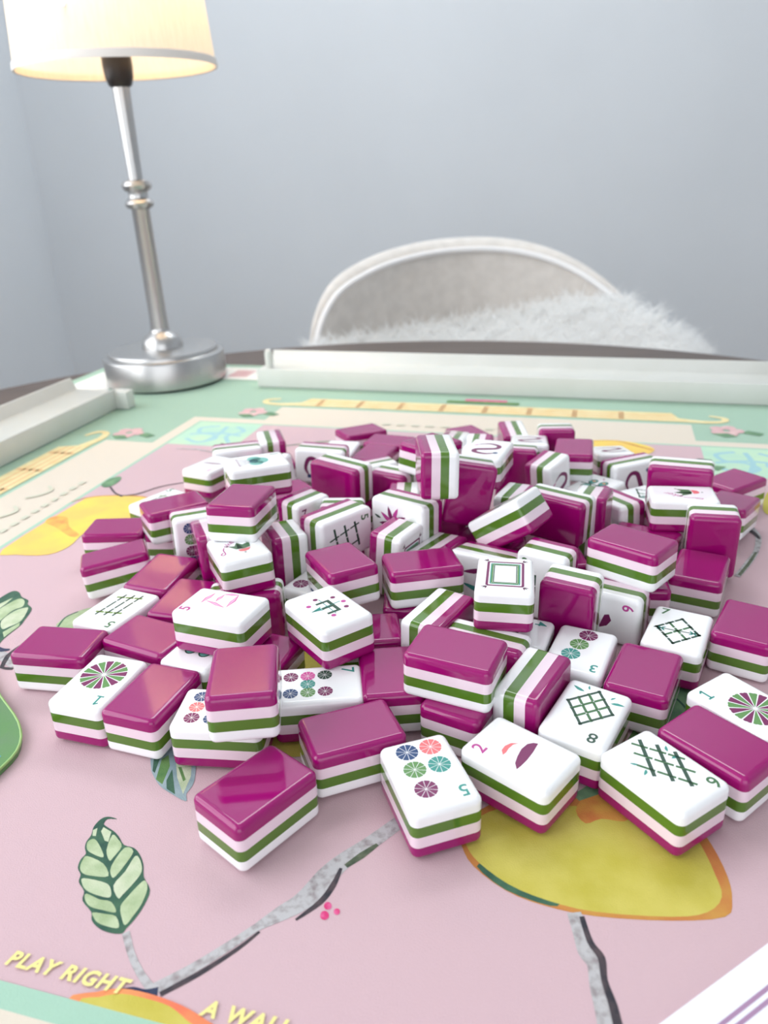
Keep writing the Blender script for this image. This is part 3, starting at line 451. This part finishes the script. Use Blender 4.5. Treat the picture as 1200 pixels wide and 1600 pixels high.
ME_P = layer_mesh('pink_layer', [rloop(0, z1_), rloop(0, z2)], 'tile_pink'); ME_M = layer_mesh('magenta_back_layer', outer(z1_, -TT/2, -1), 'tile_magenta')
# ---- face prints: drawn upright, x right (short side), y up (long side), mm
class Ink:
    def __init__(s): s.v = []; s.f = []; s.mi = []; s.m = []
    def idx(s, c):
        if c not in s.m: s.m.append(c)
        return s.m.index(c)
    def poly(s, pts, c, z=0):
        b = len(s.v); s.v += [(x, y, z) for x, y in pts]; s.f.append(tuple(range(b, b+len(pts)))); s.mi.append(s.idx(c))
    def circ(s, x, y, r, c, n=20, z=0, ry=None): s.poly([(x+r*math.cos(2*math.pi*k/n), y+(ry or r)*math.sin(2*math.pi*k/n)) for k in range(n)], c, z)
    def bar(s, x0, y0, x1, y1, w, c, z=0):
        d = Vector((x1-x0, y1-y0)); l = d.length; d /= l; n = Vector((-d.y, d.x))*w/2
        s.poly([(x0+n.x, y0+n.y), (x0-n.x, y0-n.y), (x1-n.x, y1-n.y), (x1+n.x, y1+n.y)], c, z)
    def line(s, pts, w, c, z=0):
        q = strippts(pts, w if isinstance(w, list) else [w]*len(pts)); n = len(q)//2
        for i in range(n-1): s.poly([q[i], q[i+1], q[2*n-2-i], q[2*n-1-i]], c, z)
    def slice(s, x, y, r, c, nw=10, a0=0.2, alt=None):
        for k in range(nw):
            a = a0+2*math.pi*k/nw; g = 0.03; da = 2*math.pi/nw
            pts = [(x+0.07*r*math.cos(a+da/2), y+0.07*r*math.sin(a+da/2))]
            for j in range(5):
                t = a+g+(da-2*g)*j/4; rr = r*(1+0.025*(j % 2)); pts.append((x+rr*math.cos(t), y+rr*math.sin(t)))
            s.poly(pts, alt if (alt and k % 2) else c)
    def leaf(s, x, y, ang, l, w, c):
        a = math.radians(ang); ca, sa = math.cos(a), math.sin(a)
        pr = [(0, 0), (0.25, 0.8), (0.5, 1), (0.8, 0.55), (1, 0), (0.75, -0.35), (0.4, -0.5), (0.15, -0.35)]
        s.poly([(x+p*l*ca-q*w/2*sa, y+p*l*sa+q*w/2*ca) for p, q in pr], c)
    def num(s, t, c, x=-6.6, y=10.0, size=6.2):
        V, Fc = textmesh(t, size, 0, 0.09); b = len(s.v); s.v += [(x+p[0], y+p[1], 0) for p in V]
        for f in Fc: s.f.append(tuple(b+i for i in f)); s.mi.append(s.idx(c))
def stick(k, x0, y0, x1, y1, c='bam', w=0.75, seg=2):
    for i in range(seg):
        t0, t1 = i/seg+0.015, (i+1)/seg-0.015; k.bar(x0+(x1-x0)*t0, y0+(y1-y0)*t0, x0+(x1-x0)*t1, y0+(y1-y0)*t1, w, c)
def d_dots(n, lay, cols, r):
    k = Ink()
    for (x, y), c in zip(lay, cols): k.slice(x, y, r, c)
    if n: k.num(n, 'teal')
    return k
def D_dot1(): k = Ink(); k.slice(0, -3.2, 7.9, 'purple', 16, 0.1, 'green'); k.bar(-6.4, 8.0, -6.4, 12.2, 0.7, 'teal'); k.bar(-7.7, 7.9, -5.1, 7.9, 0.6, 'teal'); k.bar(-7.6, 11.3, -6.3, 12.2, 0.6, 'teal'); return k
def D_dot3(): return d_dots('3', [(2.6, 4.2), (1.2, -2.8), (-0.6, -9.6)], ['teal', 'green', 'purple'], 3.3)
def D_dot5(): return d_dots('5', [(3.2, 6.3), (-4, -1.7), (3.5, -2), (-4.2, -9.6), (3.2, -9.6)], ['purple', 'teal', 'green', 'coral', 'blue'], 3.3)
def D_dot7(): return d_dots('7', [(-4.6, 2.2), (4.6, 2.2), (-4.6, -3.6), (0, -3.6), (4.6, -3.6), (-4.6, -9.4), (4.6, -9.4)], ['dark', 'purple', 'pink', 'teal', 'green', 'purple', 'blue'], 2.5)
def D_dot9(): return d_dots('9', [(x, y) for y in (4, -2.2, -8.6) for x in (-5.4, 0, 5.4)], ['teal', 'pink', 'purple', 'green', 'teal', 'blue', 'blue', 'coral', 'purple'], 2.5)
def D_dot4(): return d_dots('4', [(-4.6, 3), (4.6, 3), (-4.6, -8), (4.6, -8)], ['green', 'purple', 'purple', 'blue'], 3.3)
def D_dot8(): return d_dots('8', [(x, y) for y in (6.6, 1.2, -4.6, -10.2) for x in (-3.6, 3.6)], ['green', 'blue', 'teal', 'purple', 'coral', 'green', 'dark', 'blue'], 2.6)
def D_bam5():
    k = Ink()
    for i in range(3): stick(k, -4.4+3.7*i, -11.5+0.8*i, -3.2+3.7*i, 6.2+0.8*i, 'dark', 0.85, 3)
    for y in (-8.6, 3.6): stick(k, -5.8, y-0.6, 5.8, y+2.0, 'olive', 1.1, 3)
    k.num('5', 'bam', -6.8, 11); return k
def D_bam5b():
    k = Ink()
    for i in range(3): stick(k, -6.5, 4-6*i, 6, 6.5-6*i, 'dark', 1.1, 2)
    for i in range(2): stick(k, -5+8*i, 7, -1+8*i, -11, 'dark', 0.7, 3)
    k.num('5', 'bam'); return k
def D_bam6():
    k = Ink()
    for p in ((-4, -12.4, 5, 1), (-6.4, -8, 2.3, 5.2), (-8.2, -3, -0.4, 9.4)): stick(k, *p, 'dark', 1.15, 2)
    for p in ((-0.5, -12.6, -8, 1.2), (2.2, -9.4, -6, 6.4), (5.4, -5.4, -2.4, 9.8)): stick(k, *p, 'bam', 0.85, 3)
    k.leaf(-5, -1.5, 160, 2.8, 1.3, 'teal'); k.leaf(-6.4, -4, 230, 2.6, 1.2, 'teal'); k.leaf(4.6, -2.4, 30, 2.6, 1.2, 'teal'); k.leaf(4.8, -5, -50, 2.4, 1.1, 'teal'); k.num('6', 'bam', -6.8, 11.2); return k
def diamond(k, cx, cy, h, n, sx, sy, w):
    a = math.radians(45); ca = math.cos(a); R_ = lambda x, y: ((x*ca-y*ca)*sx+cx, (x*ca+y*ca)*sy+cy)
    for i in range(n):
        t = -h+2*h*i/(n-1); c = 'dark' if i in (0, n-1) else 'bam'
        stick(k, *R_(t, -h*1.14), *R_(t, h*1.14), c, w, 3); stick(k, *R_(-h*1.14, t), *R_(h*1.14, t), c, w, 3)
def D_bam7():
    k = Ink(); diamond(k, 0.2, -2.2, 5.0, 3, 1.05, 1.3, 0.95); k.bar(-8.2, -2.8, 8.2, -1.6, 0.5, 'dark')
    for cx, cy in ((-5.6, -2.6), (5.6, -1.8)):
        for a in range(4): k.leaf(cx, cy, 45+90*a, 2.1, 1.0, 'teal')
    k.num('7', 'bam'); return k
def D_bam8():
    k = Ink(); diamond(k, -0.2, -2.6, 5.2, 4, 0.98, 1.22, 0.9)
    k.leaf(5.2, -10.2, 215, 0.1, 0.1, 'teal'); k.leaf(4.0, -9.4, -20, 4.4, 1.7, 'teal'); k.leaf(2.8, -11, -70, 2.2, 0.9, 'teal'); k.leaf(-5.2, -7.6, 190, 4.4, 1.7, 'teal'); k.leaf(-4.6, -9.4, 235, 2.2, 0.9, 'teal'); k.num('8', 'dark', -5.6, 10.6); return k
def D_bam2():
    k = Ink(); stick(k, -2, 6, -2, -10, 'dark', 1.0, 3); stick(k, 3, 6, 3, -10, 'bam', 1.0, 3); k.leaf(3, -2, 30, 4, 1.5, 'teal'); k.leaf(-2, 2, 150, 4, 1.5, 'teal'); k.num('2', 'bam'); return k
def D_crak2(): 
    k = Ink()
    k.poly([(-4.6, 3.2), (-3.2, 4.6), (-1, 4.9), (1.2, 4.2), (2.6, 2.4), (1, 3.3), (-1.2, 3.4), (-3.2, 3)], 'coral'); k.poly([(-7.2, -3.2), (-5.2, -1.4), (-2.4, -0.4), (1, 0.4), (4, 0.2), (5.6, -0.9), (6.2, -2.2), (5, -2.4), (2, -3), (-2, -3.4), (-5, -3.4)], 'purple')
    k.num('2', 'mauve'); return k
def D_crak5():
    k = Ink()
    for (p, q, w) in (((-1.4, 7.6), (7.2, 6.4), 1.7), ((0.8, 6.8), (-2.2, -3.2), 1.5), ((1.0, 2.8), (6.8, 2.4), 1.5), ((6.8, 2.8), (8.0, -3.4), 1.6), ((8.0, -3.0), (-2.0, -3.4), 1.7)):
        d = Vector(q)-Vector(p); n = Vector((-d.y, d.x)).normalized()
        for f, c, z in ((1.0, 'pink', 0), (0.62, 'blush', 0.02)):
            m1 = Vector(p)+d*0.45+n*w*0.62*f; m2 = Vector(p)+d*0.55-n*w*0.42*f; u = (1-f)*0.3; k.poly([tuple(Vector(p)+d*u), tuple(m2), tuple(Vector(q)-d*u), tuple(m1)], c, z)
    k.num('5', 'mauve', -6.6, 10.6); return k
def D_crak6(): k = Ink(); k.poly([(-2.2, 3.2), (0.4, 4.2), (3, 2.6), (4.6, -0.6), (1.2, 0.4), (-1.6, 1.4)], 'purple'); k.leaf(-5, -3, 15, 10, 3, 'coral'); k.leaf(0, -10, 80, 6, 2.4, 'purple'); k.num('6', 'mauve'); return k
def D_crak7(): k = Ink(); k.leaf(-5, 2, 10, 11, 2.6, 'purple'); k.leaf(-1, 5, -90, 12, 2.6, 'coral'); k.num('7', 'purple'); return k
def D_crak1(): k = Ink(); k.leaf(-7, -2, 8, 14, 2.6, 'purple'); k.num('1', 'mauve'); return k
def D_crak4(): k = Ink(); k.leaf(-5, 3, -75, 11, 3, 'purple'); k.leaf(5, 3, -100, 11, 3, 'teal'); k.leaf(-5, 3, 0, 10, 2, 'dark'); k.num('4', 'teal'); return k
def D_joker():
    k = Ink()
    k.poly([(-1.4, -3.6), (-4, 1.6), (-1.4, 0.2), (0.2, 4), (2, 0.6), (5.2, 2.6), (4.4, -3.2), (1.6, -4.2)], 'bam'); k.poly([(0.2, 4), (1.4, -3.8), (-1, -3.4)], 'dark')
    k.poly([(-1, -4.6), (4.4, -4), (3.2, -6.6), (1.2, -7.6), (-0.6, -6.6)], 'coral'); k.circ(1.2, -8.6, 0.5, 'dark', 8); k.circ(-4.2, 1.8, 0.5, 'dark', 8); k.circ(5.4, 2.8, 0.5, 'dark', 8)
    k.line([(-7, -4.5), (-8.2, -6.4), (-7.4, -7.6), (-6.4, -6), (-6.4, -2), (-5.6, 0.6)], 0.5, 'mauve')
    V, Fc = textmesh('oker', 4.6, 0.3); a = math.radians(52); b = len(k.v)
    k.v += [(-2.9+p[0]*math.cos(a)-p[1]*math.sin(a), 4.4+p[0]*math.sin(a)+p[1]*math.cos(a), 0) for p in V]
    for f in Fc: k.f.append(tuple(b+i for i in f)); k.mi.append(k.idx('mauve'))
    return k
def D_soap():
    k = Ink()
    def fr(x, y, w, c):
        for a, b in (((-x, -y), (x, -y)), ((x, -y), (x, y)), ((x, y), (-x, y)), ((-x, y), (-x, -y))): k.bar(*a, *b, w, c)
    fr(6.4, 9.6, 0.9, 'purple'); fr(4.7, 7.6, 0.6, 'green'); fr(5.2, 8.2, 0.45, 'teal'); fr(4.1, 7.0, 0.35, 'dark')
    for sx in (-1, 1):
        for sy in (-1, 1):
            for a in (15, 45, 75): k.leaf(sx*6.4, sy*10.2, math.degrees(math.atan2(sy*math.sin(math.radians(a)), sx*math.cos(math.radians(a)))), 2.2, 0.7, 'purple' if a != 45 else 'dark')
    return k
def D_east():
    k = Ink(); V, Fc = textmesh('E', 14, 0, 0.0); b = len(k.v); k.v += [(p[0]-0.4, p[1], 0.0) for p in V]
    for f in Fc: k.f.append(tuple(b+i for i in f)); k.mi.append(k.idx('dark'))
    k.bar(-5.6, -0.5, 6.2, 0.3, 0.45, 'teal'); k.poly([(2, 1.6), (6.8, 0.2), (2, -1.4), (3, 0.1)], 'teal'); k.bar(0, -6.4, 0, 6.4, 0.35, 'teal')
    for x, y, c in ((-5.4, 4.4, 'purple'), (-6.6, 0.4, 'mauve'), (-5, -4.6, 'purple'), (1, -7, 'purple'), (5.4, -4, 'mauve'), (1.4, 7, 'mauve')): k.circ(x, y, 0.95, c, 12)
    return k
def D_dragon():
    k = Ink(); k.line([(-5.5, 6), (-1, 8.2), (4.6, 6.4), (4.8, 2.8), (0, 1), (-4.8, -1), (-5, -5), (0, -7.4), (5.4, -5.4)], [0.6, 2.0, 2.6, 2.8, 2.8, 2.6, 2.2, 1.6, 0.5], 'purple')
    k.circ(-5.8, 6, 1.3, 'blue', 12); k.leaf(5, -5, 20, 3.4, 1.4, 'mauve'); return k
def D_flower():
    k = Ink()
    for a in range(9): k.leaf(0, -2, 40*a, 8.2, 3.0, 'purple' if a % 2 else 'mauve')
    k.circ(0, -2, 1.8, 'orange'); k.leaf(-1, -9, 250, 4, 1.6, 'dark'); return k
def D_peacock():
    k = Ink()
    for x, y, r in ((0, 1.6, 4.4), (-3, -0.6, 3.4), (3, -0.6, 3.4)): k.circ(x, y, r, 'aqua', 18)
    k.circ(0, -1.4, 2.8, 'blue', 16, ry=2.2)
    for a in (-0.7, -0.35, 0, 0.35, 0.7): k.bar(3*math.sin(a), -3.6, 7*math.sin(a), -8.4, 0.35, 'grey'); k.circ(7.4*math.sin(a), -9, 0.6, 'purple', 8)
    k.num('1', 'bam'); return k
def D_butterfly():
    k = Ink()
    k.bar(-8, 0, 8, 1, 1.0, 'dark')
    for x in (-3, 3): k.circ(x, -3.4, 2.3, 'dark', 18, ry=3.6); k.circ(x, -3.4, 1.8, 'teal', 18, 0.01, ry=3.0); k.circ(x, -4.2, 1.0, 'orange', 12, 0.02)
    k.circ(-0.4, -8.4, 0.6, 'mauve', 8); k.circ(0.6, -10, 0.6, 'purple', 8)
    for x in (-3, 3): k.circ(x, 4, 2.6, 'dark', 18, ry=3.4); k.circ(x, 4, 2.0, 'aqua', 18, 0.01, ry=2.8)
    return k
DES = {}
def face_print(name):
    if name in DES: return DES[name]
    k = globals()['D_'+name](); me = bpy.data.meshes.new('face_print')
    # portrait drawing -> tile frame (x = long axis, pointing to the drawing's top; y = drawing's left)
    me.from_pydata([(y*MM, -x*MM, (TT/2+0.03+z*0.5)*MM) for x, y, z in k.v], [], k.f); me.update()
    for c in k.m: me.materials.append(MATS['ink_'+c])
    me.polygons.foreach_set('material_index', k.mi); DES[name] = me; return me
for (loc, q, des, label, grp) in TILES:
    t = empty('mahjong_tile', [c*MM for c in loc], q); tag(t, label, 'mahjong tile', grp or 'mahjong tiles heaped on the mat')
    w = link('white_face_layer', ME_W, None, t); link('green_layer', ME_G, None, t); link('pink_layer', ME_P, None, t); link('magenta_back_layer', ME_M, None, t)
    if des: link('face_print', face_print(des), None, w)
# ------------------------------------------------------------------ racks
M('rack_plastic', (216, 217, 212), 0.35, rgb2=(212, 213, 207), nscale=40)
def rack(name, label, frame, length, pegs, cap):
    r = tag(empty(name, (0, 0, 0)), label, 'tile rack', 'white tile racks on the mat')
    prism('tray', [(0, 0), (0, 16.4), (2.2, 16.4), (3.0, 15.4), (37, 15.0), (41, 24.2), (43, 24.2), (43, 0)], length, 'rack_plastic', r, frame, 0.7)
    for c0 in pegs:
        p = lathe('pusher_peg', [(0.01, 0), (3.6, 0), (3.6, 14), (2.9, 16.4), (1.2, 17.6), (0.01, 17.8)], 'rack_plastic', r, 20)
        x, y, z = frame(c0, 7, 15); p.location = (x*MM, y*MM, z*MM)
    for c0, c1, a1 in cap: prism('end_bracket', [(-11, 0), (-11, 14.5), (a1, 14.5), (a1, 0)], c1-c0, 'rack_plastic', r, lambda c, a, b, c0=c0: frame(c0+c, a, b), 0.7)
    return r
rack('tile_rack', 'long white plastic tile rack along the far side of the mat, before the chair', lambda c, a, b: (*uv(-294+c, 632+a), b), 440, [10, 428], [])
rack('tile_rack', 'white plastic tile rack along the left side of the mat, beside the lamp', lambda c, a, b: (*uv(-384-a, 551-c), b), 430, [], [(-8, 3, 6)])
# ------------------------------------------------------------------ lamp
M('brushed_steel', (200, 199, 198), 0.32, 1.0, rgb2=(176, 175, 175), nscale=700, stretch=(1, 1, 40)); M('socket_black', (34, 28, 27), 0.35); M('foot_felt', (18, 18, 18), 0.8); M('lamp_trim', (236, 230, 224), 0.7)
def shade_mat():
    m = bpy.data.materials.new('linen_shade'); m.use_nodes = True; nt = m.node_tree; nt.nodes.remove(nt.nodes['Principled BSDF']); out = nt.nodes['Material Output']
    d = nt.nodes.new('ShaderNodeBsdfDiffuse'); tr = nt.nodes.new('ShaderNodeBsdfTranslucent'); mx = nt.nodes.new('ShaderNodeMixShader'); mx.inputs[0].default_value = 0.4
    tc = nt.nodes.new('ShaderNodeTexCoord'); mp = nt.nodes.new('ShaderNodeMapping'); mp.inputs['Scale'].default_value = (1, 1, 0.12); n = nt.nodes.new('ShaderNodeTexNoise'); n.inputs['Scale'].default_value = 500
    r = nt.nodes.new('ShaderNodeValToRGB'); r.color_ramp.elements[0].color = (*lin((236, 226, 212)), 1); r.color_ramp.elements[1].color = (*lin((248, 242, 232)), 1)
    nt.links.new(tc.outputs['Object'], mp.inputs[0]); nt.links.new(mp.outputs[0], n.inputs['Vector']); nt.links.new(n.outputs['Fac'], r.inputs[0])
    nt.links.new(r.outputs[0], d.inputs[0]); nt.links.new(r.outputs[0], tr.inputs[0]); nt.links.new(d.outputs[0], mx.inputs[1]); nt.links.new(tr.outputs[0], mx.inputs[2]); nt.links.new(mx.outputs[0], out.inputs[0]); MATS['linen_shade'] = m
shade_mat()
lp = tag(empty('table_lamp', (-0.199, 0.731, 0.0)), 'lit brushed-steel table lamp with a cream linen drum shade', 'lamp')
lp.rotation_euler = (0.0, math.radians(-0.8), 0)
lb = lathe('base', [(0.01, 1.2), (54.3, 1.2), (55, 2), (55, 24), (54.4, 25), (50.5, 25.4), (49.8, 26), (49.6, 28.6), (48.8, 29.6), (45, 30.2), (20, 31), (0.01, 31)], 'brushed_steel', lp, 96)
lathe('felt_pad', [(0.01, -0.4), (52.5, -0.4), (53, 1.3), (0.01, 1.3)], 'foot_felt', lb, 64)
lathe('dome', [(22, 30), (19, 31), (18.4, 34), (17.2, 38), (14, 42), (9.8, 44.4), (8.6, 46), (8.4, 48)], 'brushed_steel', lp, 48)
lathe('stem', [(8.4, 45), (7.9, 60), (7.7, 150), (9, 152)], 'brushed_steel', lp, 40); 
lathe('ring', [(7.5, 150), (11, 151.5), (12.6, 154.5), (11, 157.5), (8.5, 159), (8, 161.5), (8.6, 164), (11.4, 165.5), (13, 168.8), (11.4, 172), (7, 173.5)], 'brushed_steel', lp, 40)
lathe('stem', [(5.9, 172), (6.1, 190), (7.2, 249), (6, 250)], 'brushed_steel', lp, 40)
lathe('socket', [(6.8, 243), (9.2, 244.5), (11.2, 250), (11.9, 258), (11.9, 292), (9, 293), (0.01, 293)], 'socket_black', lp, 32)
sh = lathe('shade', [(79, 256), (74.8, 310), (66, 420)], 'linen_shade', lp, 96)
lathe('shade_hem', [(78.0, 256), (79.9, 255.4), (80.2, 257), (79.8, 261), (79.2, 261.5)], 'lamp_trim', sh, 96)
for k in range(3):
    a = k*2*math.pi/3+0.4; prism('shade_spoke', [(-1, 288), (1, 288), (1, 290), (-1, 290)], 66, 'brushed_steel', sh, lambda c, p, q, a=a: (math.cos(a)*(11+c)-math.sin(a)*p, math.sin(a)*(11+c)+math.cos(a)*p, q), 0)
def glow():
    m = bpy.data.materials.new('bulb_glow'); m.use_nodes = True; b = m.node_tree.nodes['Principled BSDF']; b.inputs['Base Color'].default_value = (1, 0.9, 0.7, 1); b.inputs['Emission Color'].default_value = (1, 0.78, 0.48, 1); b.inputs['Emission Strength'].default_value = 6; MATS['bulb_glow'] = m
glow()
lathe('bulb', [(8, 293), (13, 305), (22, 325), (24, 342), (18, 358), (8, 365), (0.01, 367)], 'bulb_glow', lp, 32)
pl = bpy.data.lights.new('bulb_light', 'POINT'); pl.energy = 1.5; pl.color = (1.0, 0.70, 0.40); pl.shadow_soft_size = 0.025
po = bpy.data.objects.new('bulb_light', pl); COL.objects.link(po); po.location = (-0.203, 0.731, 0.385)
# ------------------------------------------------------------------ chair with sheepskin
def wool_mat():
    m = bpy.data.materials.new('wool'); m.use_nodes = True; nt = m.node_tree; nt.nodes.remove(nt.nodes['Principled BSDF']); out = nt.nodes['Material Output']
    d = nt.nodes.new('ShaderNodeBsdfDiffuse'); tr = nt.nodes.new('ShaderNodeBsdfTranslucent'); mx = nt.nodes.new('ShaderNodeMixShader'); mx.inputs[0].default_value = 0.5
    n = nt.nodes.new('ShaderNodeTexNoise'); n.inputs['Scale'].default_value = 30; r = nt.nodes.new('ShaderNodeValToRGB'); r.color_ramp.elements[0].color = (0.97, 0.97, 0.96, 1); r.color_ramp.elements[1].color = (1, 1, 1, 1)
    nt.links.new(n.outputs['Fac'], r.inputs[0]); nt.links.new(r.outputs[0], d.inputs[0]); nt.links.new(r.outputs[0], tr.inputs[0]); nt.links.new(d.outputs[0], mx.inputs[1]); nt.links.new(tr.outputs[0], mx.inputs[2]); nt.links.new(mx.outputs[0], out.inputs[0]); MATS['wool'] = m
M('cream_boucle', (224, 218, 212), 0.85, rgb2=(214, 208, 202), nscale=60, bump=0.3, bscale=300, sheen=0.4); M('cream_rim', (238, 236, 236), 0.6); M('dark_leg', (70, 56, 46), 0.5); wool_mat()
ch = tag(empty('upholstered_chair', (0.165, 1.05, FZ*MM)), 'cream upholstered barrel chair beyond the far table edge', 'chair')
PROF = [(-100, -330), (-96, -120), (-92, -46), (-82, 2), (-58, 38), (-18, 58), (30, 70), (95, 77), (165, 77), (225, 69), (280, 50), (330, 16), (368, -32), (392, -120), (400, -330)]
def yb(x): return 1215-170*((x-160)/255)**2
def shell(name, off, m, inset, thick):
    pts = [Vector((x, 0, z)) for x, z in PROF]; Q = []
    for i in range(len(pts)-1):
        p0 = pts[max(i-1, 0)]; p1 = pts[i]; p2 = pts[i+1]; p3 = pts[min(i+2, len(pts)-1)]
        for k in range(5):
            t = k/5; Q.append(0.5*((2*p1)+(p2-p0)*t+(2*p0-5*p1+4*p2-p3)*t*t+(3*p1-p0-3*p2+p3)*t**3))
    Q.append(pts[-1]); return Q
RIMQ = shell('q', 0, None, 0, 0)
def backrest():
    cx, cz = 160, -330; v = []; f = []; n = len(RIMQ); rings = 14
    sec = [(0.04, 0)]+[(k/8, 0) for k in range(1, 8)]+[(0.955, 0), (0.985, 6), (1.0, 18), (1.0, 34), (0.985, 46), (0.955, 52), (0.6, 54), (0.05, 54)]
    for s, dy in sec:
        for q in RIMQ:
            x = cx+(q.x-cx)*s; z = cz+(q.z-cz)*s; v.append((x, yb(x)-26+dy, z))
    for k in range(len(sec)-1):
        for i in range(n-1): f.append((k*n+i, k*n+i+1, (k+1)*n+i+1, (k+1)*n+i))
    return [((x-165)*MM, (y-1050)*MM, (z-FZ)*MM) for x, y, z in v], f
v, f = backrest(); pyd('backrest', v, f, 'cream_boucle', ch, True)
def tube(name, pts, r, m, parent, n=10, org=(0, 0, 0)):
    v = []; f = []; P = [Vector(p) for p in pts]
    for i, p in enumerate(P):
        d = (P[min(i+1, len(P)-1)]-P[max(i-1, 0)]).normalized(); a = d.orthogonal().normalized() if abs(d.y) > 0.9 else Vector((0, 1, 0)).cross(d).normalized(); b = d.cross(a)
        for k in range(n): w = p+(a*math.cos(2*math.pi*k/n)+b*math.sin(2*math.pi*k/n))*r; v.append(((w.x-org[0])*MM, (w.y-org[1])*MM, (w.z-org[2])*MM))
    for i in range(len(P)-1):
        for k in range(n): f.append((i*n+k, i*n+(k+1) % n, (i+1)*n+(k+1) % n, (i+1)*n+k))
    f.append(tuple(range(n))[::-1]); f.append(tuple(range((len(P)-1)*n, len(P)*n))); return pyd(name, v, f, m, parent, True)
OR = (165, 1050, FZ)
tube('piping', [(160+(q.x-160)*0.965, yb(q.x)-30, -330+(q.z+330)*0.965) for q in RIMQ], 4, 'cream_rim', ch, org=OR)
boxm('seat', (-235, -230, 330), (235, 130, 430), 'cream_boucle', ch, 30)
for sx in (-1, 1):
    for sy in (-1, 1): prism('leg', [(-16, -16), (16, -16), (16, 16), (-16, 16)], 335, 'dark_leg', ch, lambda c, a, b, sx=sx, sy=sy: (sx*190+a*(0.7+0.3*c/335), -50+sy*150+b*(0.7+0.3*c/335), c), 2)
sk = tag(empty('sheepskin', (0.2, 1.1, -0.05)), 'fluffy white sheepskin throw draped inside the cream chair', 'sheepskin')
random.seed(4)
def skin_top(x):  # upper edge of the fleece along the chair
    P_ = [(-110, -18), (-60, -24), (20, -30), (100, -26), (170, -20), (240, -2), (300, 10), (345, 6), (390, -22), (425, -50), (450, -80)]
    for (a, b), (c, d) in zip(P_, P_[1:]):
        if a <= x <= c: return b+(d-b)*(x-a)/(c-a)
    return -80
v = []; f = []; NX, NZ = 56, 12
for i in range(NX):
    x = -88+i*(515)/(NX-1)
    for j in range(NZ):
        t = j/(NZ-1); top = skin_top(min(max(x, -110), 450))-14; z = top-(top+110)*t**1.15; y = min(yb(min(x, 380)), 1215)-48-150*t**0.9-random.uniform(0, 8); v.append((x, y, z+random.uniform(-4, 4)))
for i in range(NX-1):
    for j in range(NZ-1): f.append((i*NZ+j, i*NZ+j+1, (i+1)*NZ+j+1, (i+1)*NZ+j))
ORS = (200, 1100, -50); loc = lambda p: ((p[0]-ORS[0])*MM, (p[1]-ORS[1])*MM, (p[2]-ORS[2])*MM)
pyd('hide', [loc(p) for p in v], f, 'wool', sk, True)
hv = []; hf = []
for _ in range(14000):
    i = random.randrange(NX); j = int(NZ*random.random()**1.5*0.8); p = Vector(v[i*NZ+j])+Vector((random.uniform(-6, 6), 0, random.uniform(-6, 6)))
    side = 0.5 if p.x > 330 else 0.0
    d = Vector((random.gauss(0, 0.5)+side, -abs(random.gauss(0.35, 0.3)), random.gauss(0.35 if j < 2 else -0.1, 0.5))).normalized(); L_ = random.uniform(12, 30); w = Vector((random.gauss(0, 1), 0, random.gauss(0, 1))).normalized()*0.55
    m_ = p+d*L_*0.55+Vector((random.gauss(0, 2), 0, random.gauss(0, 2))); e = p+d*L_+Vector((random.gauss(0, 3), 0, random.gauss(-2, 3))); b = len(hv)
    hv += [loc(p-w), loc(p+w), loc(m_+w*0.8), loc(m_-w*0.8), loc(e)]; hf += [(b, b+1, b+2, b+3), (b+3, b+2, b+4)]
tag(pyd('wool_pile', hv, hf, 'wool', sk), kind='stuff')
# ------------------------------------------------------------------ loose cards
M('card_white', (236, 238, 246), 0.35); M('card_line', (166, 130, 164), 0.5); M('card_green', (98, 136, 92), 0.35, rgb2=(92, 140, 80), nscale=90, bump=0.1, bscale=1500, coat=0.2); M('card_rim', (150, 186, 112), 0.4); M('card_teal', (84, 150, 160), 0.4)
def plate(name, pts, z0, z1, m, parent=None, org=(0, 0)):
    n = len(pts); v = [((x-org[0])*MM, (y-org[1])*MM, z0*MM) for x, y in pts]+[((x-org[0])*MM, (y-org[1])*MM, z1*MM) for x, y in pts]
    return pyd(name, v, [tuple(range(n))[::-1], tuple(range(n, 2*n))]+[(i, (i+1) % n, n+(i+1) % n, n+i) for i in range(n)], m, parent)
sc = tag(empty('score_card', (0.1, 0.1, 0)), 'white card with two thin mauve lines at the bottom right corner of the picture', 'card')
a = math.radians(29.4); e = Vector((math.cos(a), math.sin(a))); nn = Vector((math.sin(a), -math.cos(a))); O_ = Vector((56.2, 111.5))
q = lambda s, d: tuple(O_+e*s+nn*d)
plate('card', [q(-120, 0), q(90, 0), q(90, 130), q(-120, 130)], -0.25, 1.0, 'card_white', sc, (100, 100))
for d in (6.6, 8.6): plate('printed_line', [q(-114, d), q(84, d), q(84, d+1.0), q(-114, d+1.0)], 1.0, 1.02, 'card_line', sc, (100, 100))
gc = tag(empty('green_card', (-0.14, 0.21, 0)), 'glossy green round-cornered card cut off by the left edge of the picture', 'card')
GP = smoothpoly([(-172, 272), (-144.2, 239.6), (-131, 223.8), (-125.6, 212), (-126.6, 202), (-133, 190), (-152, 182), (-185, 202), (-195, 245)])
plate('card', GP, -0.25, 2.2, 'card_green', gc, (-140, 210))
CX, CY = sum(p[0] for p in GP)/len(GP), sum(p[1] for p in GP)/len(GP)
tube('card_rim', [(x, y, 1.9) for x, y in GP]+[(GP[0][0], GP[0][1], 1.9)], 0.5, 'card_rim', gc, 8, (-140, 210, 0))
plate('printed_mark', [(-131.2, 204.6), (-129.4, 204.2), (-129.2, 206.2), (-131, 206.8)], 2.2, 2.22, 'card_teal', gc, (-140, 210))
